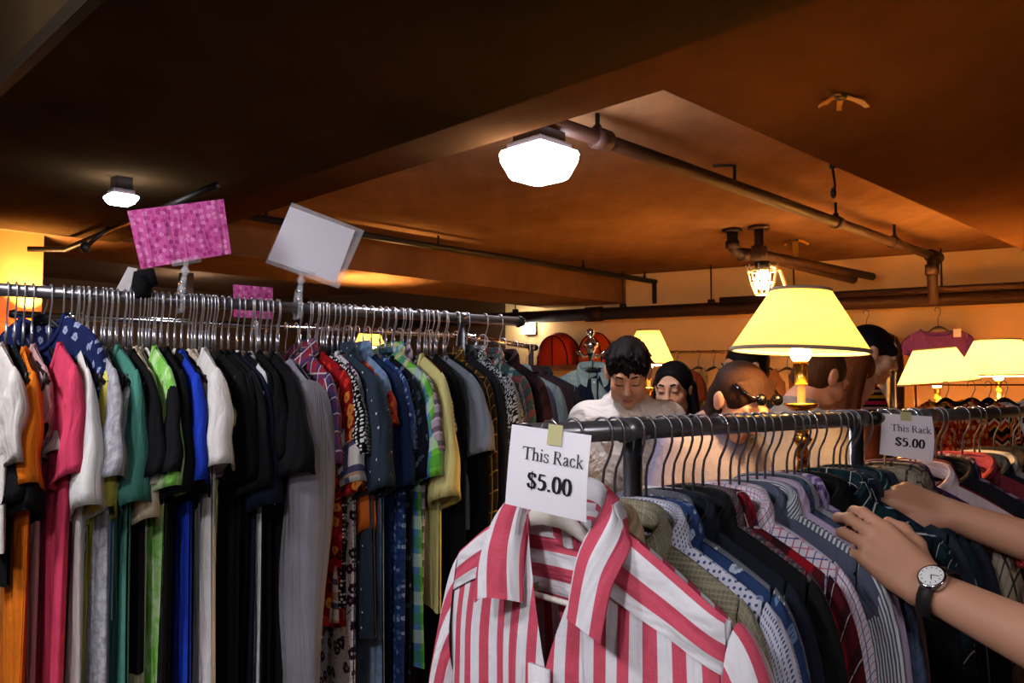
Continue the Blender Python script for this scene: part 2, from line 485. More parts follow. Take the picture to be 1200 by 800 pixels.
# torn tape crosses stuck to the ceiling
def torn_cross(loc, label, s, mat, seed, tail=0.0):
    root = empty('torn_tape', loc, 0, label, 'tape')
    rnd = random.Random(seed)
    for k, (ang, ln, w) in enumerate(((0.15, 1.0, 0.28), (1.3, 0.6, 0.24), (2.7, 0.75, 0.3), (3.9, 1.05, 0.26))):
        d = Vector((math.cos(ang), math.sin(ang), 0)); q = Vector((-d.y, d.x, 0))
        rows = []
        for i in range(6):
            f = i / 5; c = d * ln * s * f + Vector((0, 0, -s * 0.30 * f * f - 0.004)); ww = w * s * (1 - 0.3 * f * (k % 2)) * 0.5
            rows.append([c - q * ww + Vector((0, 0, rnd.uniform(-.006, .006))), c + q * ww])
        m = MB().grid(rows); m.grid([[p + Vector((0, 0, 0.003)) for p in r] for r in rows])
        m.build('flap', mat, root)
    MB().lathe([(0.0, -0.05 * s), (0.2 * s, -0.12 * s), (0.24 * s, 0)], 10).build('hook_plate', DARKM, root)
    if tail:
        MB().box((-0.02, -0.004, -tail), (0.02, 0.004, 0)).build('tag', mat, root)
    return root
TAPE = m_plain('masking_tape', (196, 150, 84), 0.7, 0, 0.3, 0.2)
torn_cross(AB(2.41, 1.02, 0.884), 'peeling cross of brown tape stuck on the low ceiling soffit', 0.085, TAPE, 3)
torn_cross(AB(5.55, 2.70, 1.079), 'peeling tape cross with hanging yellow tag beside the drain stub', 0.10, m_plain('yellow_tape', (206, 150, 40), 0.7, 0, 0.3, 0.2), 5, 0.16)

# ------------------------------------------------------------------ ceiling fixtures
LENS = m_emit('fixture_lens', COOL, TUBE_W)
LENS2 = m_emit('added_fixture_lens', COOL, SHOP_W)
HOUSE = m_plain('fixture_housing', (40, 32, 32), 0.5, 0.2)
def fixture(loc, rz, w, hgt, lens, label, ceil_z, group=None):
    root = empty('ceiling_light', loc, rz, label, 'ceiling light', group)
    a, b = w / 2, w * 0.37
    m = MB()
    lv = [(a * 0.70, 0.0), (a * 0.95, -hgt * 0.10), (a, -hgt * 0.22), (a * 0.97, -hgt * 0.42), (b, -hgt * 0.93), (b * 0.9, -hgt)]
    rows = []
    for q, z in lv:
        rows.append([(x * q, y * q, z) for x, y in ((-1, -.82), (-.82, -1), (.82, -1), (1, -.82), (1, .82), (.82, 1), (-.82, 1), (-1, .82))])
    m.grid(rows, close_u=True); o = len(m.v) - 8; m.f.append(tuple(o + k for k in range(7, -1, -1)))
    m.build('lens', lens, root, smooth=False)
    MB().box((-a * 0.74, -a * 0.74, 0), (a * 0.74, a * 0.74, 0.018)).build('rim', HOUSE, root, False)
    MB().box((-a * 0.6, -a * 0.6, 0.018), (a * 0.6, a * 0.6, max(0.03, ceil_z - loc[2] - 0.0))).build('housing', HOUSE, root, False)
    return root
fx = AB(2.17, 2.03, 0.885)
fixture(fx, PI / 4, 0.225, 0.115, LENS, 'glaring white square ceiling fixture below the sprinkler main', EYE + 0.945)
fixture(AB(1.13, 3.20, 0.735), PI / 4, 0.10, 0.035, LENS, 'small lit fixture under the dark slab behind pink card', EYE + 0.80)
fixture(AB(0.9, 6.6, 0.74), PI / 4, 0.22, 0.05, LENS, 'distant lit fixture beyond the column and beam', HC)
fixture(AB(3.2, 7.4, 0.86), PI / 4, 0.16, 0.05, LENS, 'tiny far fixture above the small pink card', HC)
# unseen fixtures added above and behind the photographer to brighten the near racks
fixture(AB(-0.35, -1.45, 0.97), PI / 4, 0.30, 0.10, LENS2, 'unseen square fixture added over the near aisle beside the short rack', HC)
fixture(AB(-0.9, 0.7, 0.97), PI / 4, 0.30, 0.10, LENS2, 'unseen square fixture added over the near aisle facing the tall rack', HC)
fixture(AB(-0.35, 1.75, 0.97), PI / 4, 0.30, 0.10, LENS2, 'unseen square fixture added over the aisle beside the column side of the tall rack', HC)
# white sconce on the back wall
wl = wallpt(4.12, 0.05); sc_loc = Vector((wl.x, wl.y, P(627, 391, wl.y).z))
ws = empty('wall_sconce', sc_loc, math.atan2(WD.y, WD.x) - PI, 'small glowing white sconce on the back wall by the tents', 'wall lamp')
MB().box((-0.055, 0.0, -0.01), (0.055, 0.05, 0.17)).build('back_plate', DARKM, ws, False)
MB().box((-0.06, -0.07, 0.0), (0.06, 0.0, 0.16)).build('diffuser', m_emit('sconce_glass', (1.0, 0.93, 0.8), 22), ws, False)

# ------------------------------------------------------------------ warm lamps
def m_shade(c, tr=0.75):
    t = NT('lamp_shade_cloth')
    n = t.noise(50.0, detail=2)
    t.done(t.mix(t.math('MULTIPLY', n, 0.2), lin(c), (0.8, 0.6, 0.3)), 0.9, 0, 0.1)
    x = t.n('ShaderNodeBsdfTranslucent'); t.put(x.inputs[0], lin(c))
    mx = t.n('ShaderNodeMixShader'); mx.inputs[0].default_value = tr
    t.t.links.new(t.b.outputs[0], mx.inputs[1]); t.t.links.new(x.outputs[0], mx.inputs[2])
    t.t.links.new(mx.outputs[0], t.t.nodes['Material Output'].inputs[0])
    return t.m
SHADE = m_shade((255, 240, 186)); SHADE2 = m_shade((255, 244, 206))
TRIM = m_plain('shade_trim', (150, 132, 110), 0.8, 0, 0.2)
BULB = m_emit('bulb_glass', (1.0, 0.72, 0.34), 40)
CANDLE = m_plain('candle_tube', (240, 214, 130), 0.5)
def lamp(name, loc, zb, R, r, H, label, floor_z, watts=1.0, tilt=0.0, tax=0.0, n=40, shade=SHADE, body=BRASS, cut=None, top=False):
    """zb: height of the shade's lower rim"""
    root = empty(name, (loc[0], loc[1], floor_z), 0, label, 'lamp')
    z = zb - floor_z
    T = Matrix.Translation((0, 0, z + H * 0.4)) @ Matrix.Rotation(tilt, 4, Vector((math.sin(tax), math.cos(tax), 0))) @ Matrix.Translation((0, 0, -z - H * 0.4))
    def put(m): m.v = [tuple(T @ Vector(p)) for p in m.v]; return m
    prof = [(R, z), (R + (r - R) * 0.5, z + H * 0.5), (r, z + H)] if not cut else [(R, z), (R * 1.0, z + H * 0.08), (r, z + H)]
    s = put(MB().lathe(prof + [(p[0] - 0.003, p[1]) for p in prof[::-1]], n)).build('lamp_shade', shade, root, smooth=(n > 12))
    for rr, zz in ((R, z), (r, z + H)):
        put(MB().lathe([(rr + .002, zz - .005), (rr + .003, zz + .005), (rr - .006, zz + .005), (rr - .006, zz - .005), (rr + .002, zz - .005)], n)).build('rim_band', TRIM, s)
    put(MB().tube([(-r, 0, z + H - .004), (0, 0, z + H - .012), (r, 0, z + H - .004)], 0.0025, 6)).build('spider', DARKM, s)
    if top: put(MB().lathe([(0.0005, z + H - .008), (r * .5, z + H - .006), (r - .004, z + H - .008)], n)).build('added_top_disc', shade, s)  # added disc that holds back the light thrown up at the ceiling
    MB().lathe([(0, 0.058), (0.018, 0.052), (0.028, 0.034), (0.026, 0.016), (0.014, 0)], 14, (0, 0, z - 0.035)).build('bulb', BULB, root)
    MB().lathe([(0.019, -0.03), (0.021, -0.04), (0.017, -0.05), (0.017, -0.09), (0.021, -0.095)], 14, (0, 0, z + 0.002)).build('socket', body, root)
    MB().lathe([(0.011, -0.09), (0.011, -0.155)], 12, (0, 0, z)).build('candle_tube', CANDLE, root)
    MB().lathe([(0.011, -0.150), (0.045, -0.145), (0.047, -0.152), (0.03, -0.162), (0.016, -0.17), (0.014, -0.20), (0.022, -0.215), (0.014, -0.23)], 18, (0, 0, z)).build('drip_pan', body, root)
    pr = []
    zz = z - 0.225; k = 0
    while zz > 0.05:
        pr += [(0.013, zz), (0.02 if k % 3 else 0.028, zz - 0.02), (0.013, zz - 0.04)]; zz -= 0.04; k += 1
    pr.append((0.014, 0.03))
    MB().lathe(pr, 14).build('pole', body, root)
    br = 0.15 if z > 1 else 0.085
    MB().lathe([(0.014, 0.06), (0.04, 0.045), (br * 0.8, 0.03), (br, 0.012), (br, 0)], 24, cap=True).build('base', body, root)
    ld = bpy.data.lights.new('bulb_light', 'POINT'); ld.energy = BULB_W * watts; ld.color = WARM; ld.shadow_soft_size = 0.03
    lo = bpy.data.objects.new('bulb_light', ld); COL.objects.link(lo); lo.parent = root; lo.location = (0, 0, z + H * 0.42)
    return root
p = P(938, 411, 2.3)
lamp('floor_lamp', p, p.z, 0.186, 0.081, 0.168, 'brass candlestick lamp with large cream shade behind the short rack', 0, 0.22, math.radians(2.5), 0.0, top=True)
p = P(760, 427, 5.2)
lamp('floor_lamp', p, p.z, 0.165, 0.07, 0.215, 'cream shaded lamp half hidden behind the man in white', 0, 2.6, top=True)
p = P(35, 394, 4.15)
lamp('floor_lamp', p, p.z, 0.085, 0.05, 0.115, 'small amber shaded lamp standing by the column', 0, 0.8, shade=m_shade((255, 190, 70)))
p = P(433, 406, 5.9)
lamp('floor_lamp', p, p.z, 0.113, 0.064, 0.122, 'small cream shaded lamp seen under the tall rail', 0, 1.1)
pB = P(1098, 448, 4.75); pC = P(1170, 440, 5.0)
lamp('table_lamp', pB, pB.z, 0.215, 0.11, 0.195, 'tilted cream table lamp below the purple tee', 0.93, 5.4, math.radians(-5), 0.0, shade=SHADE2, top=True)
lamp('table_lamp', pC, pC.z, 0.235, 0.13, 0.215, 'wide faceted yellow table lamp beside the tilted one', 0.93, 4.2, n=8, shade=SHADE2, cut=True, top=True)
# counter that carries the two table lamps
ct = empty('display_counter', (2.68, 4.86, 0), -0.05, 'low wooden display counter below the two table lamps', 'counter')
MB().box((-0.75, -0.34, 0.89), (0.75, 0.34, 0.93)).build('counter_top', WOODM, ct, False)
MB().box((-0.70, -0.28, 0.08), (0.70, 0.30, 0.89)).build('body', WOODM, ct, False)
for k in range(3):
    dr = MB().box((-0.69 + k * 0.465, -0.30, 0.12), (-0.235 + k * 0.465, -0.281, 0.86)).build('door', WOODM, ct, False)
    MB().ball((-0.30 + k * 0.465, -0.315, 0.6), 0.014).build('knob', BRASS, dr)
MB().box((-0.66, -0.24, 0), (0.66, 0.28, 0.08)).build('plinth', DARKM, ct, False)

# caged work light under the drain stub
cl = P(894, 345, 5.25)
cg = empty('caged_work_light', cl, 0, 'glaring caged work light hanging under the drain stub', 'work light')
WHITEW = m_plain('white_wire', (240, 220, 180), 0.4)
MB().lathe([(0.0, 0.03), (0.035, 0.04), (0.05, 0.08), (0.04, 0.13), (0.03, 0.15)], 14).build('bulb', m_emit('work_bulb', (1.0, 0.75, 0.38), 60), cg)
for k in range(9):
    a = 2 * PI * k / 9
    MB().tube([(0.045 * math.cos(a), 0.045 * math.sin(a), 0.0), (0.075 * math.cos(a), 0.075 * math.sin(a), 0.08), (0.10 * math.cos(a), 0.10 * math.sin(a), 0.19)], 0.005, 6).build('cage_wire', WHITEW, cg)
for zz, rr in ((0.0, 0.045), (0.08, 0.075), (0.15, 0.09)):
    MB().tube([(rr * math.cos(2 * PI * k / 20), rr * math.sin(2 * PI * k / 20), zz) for k in range(21)], 0.005, 6).build('cage_ring', WHITEW, cg)
MB().lathe([(0.0, 0.215), (0.05, 0.21), (0.045, 0.16), (0.03, 0.15)], 12).build('socket', DARKM, cg)
MB().tube([(0.02, 0, 0.2), (0.12, 0.02, 0.16), (0.15, 0.02, 0.06), (0.125, 0.01, -0.02), (0.12, 0, -0.06)], 0.012, 8).build('handle', m_plain('cream_handle', (230, 196, 140), 0.5), cg)
ld = bpy.data.lights.new('work_light', 'POINT'); ld.energy = 14; ld.color = WARM; ld.shadow_soft_size = 0.05
lo = bpy.data.objects.new('work_light', ld); COL.objects.link(lo); lo.parent = cg; lo.location = (0, -0.02, 0.03)

# ================================================================== HANGERS AND GARMENTS
class Rack:
    def __init__(s, p0, p1, z):
        s.p0 = Vector((p0[0], p0[1], z)); d = Vector((p1[0] - p0[0], p1[1] - p0[1], 0)); s.len = d.length
        s.u = d.normalized(); s.n = Vector((s.u.y, -s.u.x, 0)); s.rz = math.atan2(s.u.y, s.u.x) - PI / 2; s.z = z
    def at(s, t, x=0.0, dz=0.0): return s.p0 + s.u * t + s.n * x + Vector((0, 0, dz))
    def t_for(s, px, x=0.0, dz=0.0):
        k = (px - 600) / FPX; c, sn = math.cos(TILT), math.sin(TILT); h = s.z + dz - EYE
        return (k * (c * (s.p0.y + s.n.y * x) + h * sn) - s.p0.x - s.n.x * x) / (s.u.x - k * c * s.u.y)
LR = Rack((-1.14, 1.84), (0.017, 2.68), EYE + 0.228)
RR = Rack((0.072, 1.10), (1.42, 2.30), EYE - 0.054)
RAIL_R = 0.0145

# ---- hangers: hook and arms, one of each kind, then copied
WIRE = m_plain('bright_wire', (206, 206, 214), 0.3, 0.9, 0.6)
ZN = 0.118                                   # rail centre to hanger neck
def hook_path(zneck, r=0.0185):
    pts = []
    for k in range(13):
        a = math.radians(-35 + 230 * k / 12)
        pts.append((-r * math.cos(a) * 1.0, 0, r * math.sin(a)))
    pts = [(x, 0, z) for x, _, z in pts]
    pts += [(r * 1.0, 0, -0.018), (r * 0.75, 0, -0.032), (0.003, 0, -0.052), (0, 0, -0.07), (0, 0, -zneck)]
    return pts
def arm_rows(half, drop, th, tall):
    """contoured hanger arm: a swept rounded bar, tallest at the neck, tucked under the shoulder line"""
    rows = []
    for i in range(-12, 13):
        s = i / 12; x = s * half
        h = tall * (1 - smooth(abs(s) * 2.2)) + 0.010; w = th * (0.8 + 0.2 * abs(s)); y = 0.012 * (x / 0.2) ** 2
        zt = -ZN + 0.003 - drop * (max(0, abs(x) - 0.02) / 0.19) ** 1.25 - 0.004 - 0.020 * smooth(abs(s) * 2.4)
        z = zt - h * 0.55
        rows.append([(x, y - w, z), (x, y - w * .7, z + h * .45), (x, y, z + h * .55), (x, y + w * .7, z + h * .45), (x, y + w, z), (x, y + w * .7, z - h * .45), (x, y, z - h * .5), (x, y - w * .7, z - h * .45)])
    return rows
def make_hanger(name, label, hook_mat, arm_mat, half, drop, th, tall, bar, wire=0.0018, group=None, shaft=False):
    root = empty(name, (0, 0, 0), 0, label, 'hanger', group)
    hp = hook_path(ZN)
    MB().tube(hp, [wire] * (len(hp) - 2) + [wire * 1.1, wire * 1.35], 6).build('hook', hook_mat, root)
    if shaft: MB().tube([(0, 0, -ZN + 0.045), (0, 0, -ZN + 0.002)], wire * 1.7, 8).build('shaft', hook_mat, root)
    m = MB().grid(arm_rows(half, drop, th, tall), close_u=True)
    n = len(m.v); m.f.append(tuple(range(8))); m.f.append(tuple(range(n - 1, n - 9, -1)))
    m.build('arms', arm_mat, root)
    if bar:
        MB().tube([(-half * .9, 0.006, -ZN - drop * .9), (-half * .84, 0.004, -ZN - drop - 0.03), (-half * .76, 0, -ZN - drop - 0.036), (half * .76, 0, -ZN - drop - 0.036), (half * .84, 0.004, -ZN - drop - 0.03), (half * .9, 0.006, -ZN - drop * .9)], 0.0038, 8).build('trouser_bar', arm_mat, root)
    return root
HK = {}
HK['bl'] = make_hanger('coat_hanger', 'black plastic hanger with chrome hook on the tall rack', WIRE, BLACKP, 0.182, 0.078, 0.004, 0.016, True, 0.0019, 'black hangers on the tall rack', True)
HK['wl'] = make_hanger('coat_hanger', 'cream plastic hanger with chrome hook on the tall rack', WIRE, WHITEP, 0.182, 0.078, 0.004, 0.016, True, 0.0019, 'cream hangers on the tall rack', True)
HK['br'] = make_hanger('coat_hanger', 'broad black hanger with dark wire hook on the short rack', GUN, BLACKP, 0.186, 0.084, 0.006, 0.045, False, 0.0019, 'black hangers on the short rack')
HK['wr'] = make_hanger('coat_hanger', 'white plastic hanger with chrome hook on the short rack', CHROME, WHITEP, 0.186, 0.084, 0.006, 0.02, True, 0.0022, 'white hangers on the short rack')
HK['bb'] = make_hanger('coat_hanger', 'black hanger on a display rail in front of the back wall', GUN, BLACKP, 0.18, 0.08, 0.005, 0.014, False, 0.003, 'black hangers along the back wall')
HUSED = set()
HCOL = {'bl': 'black', 'wl': 'cream', 'br': 'broad black', 'wr': 'white', 'bb': 'black'}
def hang(kind, loc, rz, holds=None):
    src = HK[kind]
    o = src if kind not in HUSED else clone(src)
    HUSED.add(kind); o.location = loc; o.rotation_euler = (0, 0, rz)
    if holds: o['label'] = ' '.join((HCOL[kind] + ' hanger holding the ' + holds).split()[:16])
    else: o['label'] = 'bare ' + HCOL[kind] + ' hanger with nothing on it, hooked on the ' + ('tall' if kind in ('bl', 'wl') else 'short') + ' rack'
    return o

# ---- cloth pieces
def sheet_body(W, L, neck_w, drop_f, drop_b, slope, flare, th, fold, seed, NS=26, NV=24, uoff=0.0, arm=0.2, vneck=False):
    rnd = random.Random(seed); ph = [rnd.uniform(0, 6.28) for _ in range(6)]; fq = rnd.uniform(5.5, 8.5)
    zsh = lambda x: -ZN + 0.008 - slope * (max(0, x - 0.02) / 0.19) ** 1.25
    m = MB()
    def pos(side, s, v, first=False):
        xt = s * W
        zt = zsh(abs(xt))
        if abs(xt) < neck_w:
            dr = drop_f if side < 0 else drop_b
            q = abs(xt) / neck_w
            zt = zsh(neck_w) - dr * ((1 - q) ** 0.85 if vneck and side < 0 else math.sqrt(max(0, 1 - q * q)))
        zb = -ZN - L + 0.012 * math.sin(3.1 * s + ph[0])
        z = zt + (zb - zt) * v
        dn = -z - ZN
        e = smooth(dn / arm)
        half = W * (1 - 0.10 * math.sin(PI * min(1, dn / arm * 0.9))) * (1 - e) + W * flare * (0.92 + 0.08 * v) * e
        x = s * half
        edge = max(0.0, 1 - s * s) ** 0.4
        top = 0.009 + (th * (0.45 + 0.55 * e) - 0.009) * smooth(dn / 0.07)
        if abs(xt) >= neck_w and first: top *= 0.3
        y = side * top * edge
        y += 0.012 * (x / 0.2) ** 2 * (1 - e * .6)
        y += fold * e * (math.sin(2 * PI * fq * x + ph[1] + 2.2 * v) * 0.6 + math.sin(2 * PI * fq * 0.53 * x + ph[2] - 1.5 * v) * 0.6) * (0.35 + 0.65 * v)
        y += side * fold * 0.25 * e * math.sin(2 * PI * fq * 1.9 * x + ph[3])
        return x, y, z
    m.pos = pos
    for side in (-1, 1):
        pts, uvs = [], []
        for j in range(NV + 1):
            v = (j / NV) ** 1.25; row, ur = [], []
            for i in range(NS + 1):
                s = math.sin((i / NS * 2 - 1) * PI / 2 * 0.999)
                x, y, z = pos(side, s, v, j == 0); xt = s * W
                row.append((x, y, z)); ur.append((xt + 1 + uoff, z + 2))
            pts.append(row); uvs.append(ur)
        if side > 0:
            pts = [r[::-1] for r in pts]; uvs = [r[::-1] for r in uvs]
        m.grid(pts, uvs)
    return m
def sleeve(W, slope, kind, sgn, seed, th=0.022, ln=1.0, flare=1.0, arm=0.2, NQ=14, NL=20):
    rnd = random.Random(seed * 7 + (1 if sgn > 0 else 2)); p0, p1 = rnd.uniform(0, 6), rnd.uniform(0, 6)
    z0 = -ZN + 0.008 - slope * ((W - 0.02) / 0.19) ** 1.25
    if kind == 'short':
        sp = rnd.uniform(0.9, 1.5)
        A = [(W - .012, 0, z0), (W + .03 * sp, 0, z0 - .03), (W + .055 * sp, 0, z0 - .13 * ln), (W + .06 * sp * flare, 0, z0 - .225 * ln)]
        B = [(W * .87, 0, z0 - arm), (W * .92, 0, z0 - arm - .01), (W - .045, 0, z0 - .22 * ln - .04), (W - .06, 0, z0 - .245 * ln - .03)]
    elif kind == 'cap':
        A = [(W - .012, 0, z0), (W + .02, 0, z0 - .02), (W + .035, 0, z0 - .06), (W + .04, 0, z0 - .12 * ln)]
        B = [(W * .87, 0, z0 - arm), (W * .93, 0, z0 - arm), (W - .03, 0, z0 - arm - .01), (W - .04, 0, z0 - arm - .012)]
    else:
        A = [(W - .012, 0, z0), (W + .055, 0, z0 - .05), (W + .05, 0, z0 - .32 * ln), (W + .035, 0, z0 - .60 * ln)]
        B = [(W * .87, 0, z0 - arm), (W - .03, 0, z0 - arm - .1), (W - .065, 0, z0 - .40 * ln), (W - .075, 0, z0 - .59 * ln)]
    m = MB(); pts, uvs = [], []
    secs = [(q / NQ, 1.0) for q in range(NQ + 1)] + [(0.985, 0.86), (0.93, 0.8)]
    for q, shr in secs:
        a, b = bez(A, q), bez(B, q); row, ur = [], []
        c = (a + b) / 2; a = c + (a - c) * shr; b = c + (b - c) * shr
        t = th * (0.55 + 0.45 * math.sin(PI * min(1, q * 1.1 + .1))) * shr
        if kind == 'short': t = th * (0.5 + 0.6 * q) * shr
        for k in range(NL):
            f = 2 * PI * k / NL; w = 0.5 - 0.5 * math.cos(f)
            p = a + (b - a) * w
            y = t * math.sin(f) * (1 + 0.22 * math.sin(5 * w + p0 + 3 * q))
            y += 0.006 * q * math.sin(4 * w + p1) + 0.012 * (p.x / 0.2) ** 2 * (1 - 0.5 * q)
            y += 0.004 * math.sin(14 * q + p0 + 3 * w) * q
            row.append((p.x * sgn, y, p.z)); ur.append((w * 0.2 + (0.3 if math.sin(f) > 0 else 0) + 0.7, q * 0.6 * (0.5 if kind != 'long' else 1)))
        pts.append(row); uvs.append(ur)
    if sgn > 0: pts = [r[::-1] for r in pts]; uvs = [r[::-1] for r in uvs]
    return m.grid(pts, uvs, close_u=True)
def collar_mesh(rx, ry, zb, zf, stand=0.03, leaf=0.045, point=0.035, out=0.02, spread=160, yc=0.0, N=36, th=0.0022):
    m = MB(); sheets = []
    for off in (0, 1):
        pts, uvs = [], []
        for i in range(N + 1):
            ph = math.radians(-spread + 2 * spread * i / N); f = ((1 - math.cos(ph)) / 2) ** 1.6
            base = Vector((rx * math.sin(ph), yc + ry * math.cos(ph), zb + (zf - zb) * f))
            o = Vector((math.sin(ph), math.cos(ph), 0)); g = smooth((abs(math.degrees(ph)) - 95) / (spread - 95))
            tp = base + Vector((0, 0, stand)) + o * 0.004
            lf = tp + o * (out + 0.010 * g) + Vector((0, -0.012 * g, -(leaf + point * g)))
            lf.x += math.copysign(0.012 * g, ph)
            row = [base, (base + tp) / 2, tp, tp + o * 0.005 + Vector((0, 0, 0.001)), (tp + lf) / 2 + o * 0.006, lf]
            row = [p + (o * th + Vector((0, 0, 0.0))) * (off * (1 if k > 2 else -1)) for k, p in enumerate(row)]
            pts.append(row); d = i / N * 0.42
            uvs.append([(0.03 * k + (0 if k < 3 else 0.02), d) for k in range(6)])
        if off: pts = [r[::-1] for r in pts]; uvs = [r[::-1] for r in uvs]
        m.grid(pts, uvs)
    return m
def band_mesh(neck_w, drop_f, drop_b, slope, ydep=0.012, r=0.006, N=28):
    z0 = -ZN + 0.008 - slope * (max(0, neck_w - 0.02) / 0.19) ** 1.25
    path = []
    for k in range(N + 1):
        a = 2 * PI * k / N
        x = neck_w * math.cos(a); s = math.sin(a)
        path.append((x, -ydep * s * 1.05, z0 - (drop_f if s > 0 else drop_b) * abs(s) + r * .4))
    return MB().tube(path, r, 6, cap=False)

BUTTON = m_plain('shirt_button', (226, 222, 212), 0.35)
def garment(name, label, cat, mat, loc, rz, kind='short', L=0.68, W=0.205, collar='band', flare=1.0, th=0.018, fold=0.008, seed=1, slope=0.072, ln=1.0,
            neck=None, group=None, mat2=None, yaw=0.0, slide=0.0, uoff=0.0, sflare=1.0, buttons=0, scale=1.0, roll=0.0, sleeve_mat=None):
    root = empty(name, Vector(loc) + Vector((math.cos(rz), math.sin(rz), 0)) * slide, rz + yaw, label, cat, group)
    root.rotation_euler[1] = roll
    root.scale = (scale, scale, scale)
    nw, df, db = neck or ((0.078, 0.085, 0.02) if collar == 'band' else (0.062, 0.06, 0.006) if collar == 'shirt' else (0.085, 0.12, 0.05))
    sheet_body(W, L, nw, df, db, slope, flare, th, fold, seed, uoff=uoff).build('body', mat, root, weld=0.0004)
    if kind != 'none':
        for sg in (-1, 1):
            sleeve(W, slope, kind, sg, seed, th * (1.7 if kind == 'short' else 1.25), ln, sflare).build('sleeve', sleeve_mat or mat, root)
    if collar == 'band': band_mesh(nw, df, db, slope, th * .75).build('neckband', mat2 or mat, root)
    elif collar == 'shirt':
        collar_mesh(nw + .004, 0.024, -ZN + 0.002, -ZN - df - 0.004, leaf=0.04, out=0.016).build('collar', mat2 or mat, root)
    if buttons:
        MB().box((-0.014, -th - 0.006, -ZN - L + 0.02), (0.014, -th + 0.004, -ZN - df)).build('placket', mat, root)
        for k in range(buttons):
            z = -ZN - df - 0.02 - k * (L - df - 0.08) / buttons
            MB().ball((0, -th - 0.008, z), (0.006, 0.0025, 0.006), 10, 6).build('button', BUTTON, root)
    return root

# ------------------------------------------------------------------ the tall rack
def make_rack(name, R, t0, t1, rail_mat, post_ts, label, r=RAIL_R, base=True, post_w=0.0125, capr=1.35):
    root = empty(name, (R.at(t0).x, R.at(t0).y, 0), R.rz, label, 'clothes rack')
    z = R.z; ln = t1 - t0
    MB().tube([(0, 0, z), (0, ln, z)], r, 16).build('rail', rail_mat, root)
    for y in (0, ln):
        s = -1 if y == 0 else 1
        MB().tube([(0, y, z), (0, y + s * 0.006, z), (0, y + s * 0.022, z)], [r * capr, r * capr, r * capr * 0.7], 14).build('end_cap', BLACKP, root)
    for t in post_ts:
        y = t - t0
        MB().tube([(0, y, 0.06), (0, y, z - r * 0.6)], post_w, 12).build('post', STEEL, root)
        MB().tube([(0, y - 0.022, z), (0, y + 0.022, z)], r * 1.25, 14).build('bracket', rail_mat, root)
        MB().tube([(-0.28, y, 0.06), (0.28, y, 0.06)], 0.014, 10).build('foot_bar', STEEL, root)
        for x in (-0.26, 0.26):
            MB().ball((x, y, 0.03), 0.03, 12, 8).build('caster', BLACKP, root)
    MB().tube([(0, post_ts[0] - t0, 0.10), (0, post_ts[-1] - t0, 0.10)], 0.012, 10).build('stretcher', STEEL, root)
    return root
tpost = LR.t_for(541, 0)
make_rack('clothes_rack', LR, -0.35, LR.t_for(607, 0), GUN, (-0.22, tpost), 'tall chrome clothes rack packed with tees and dresses')

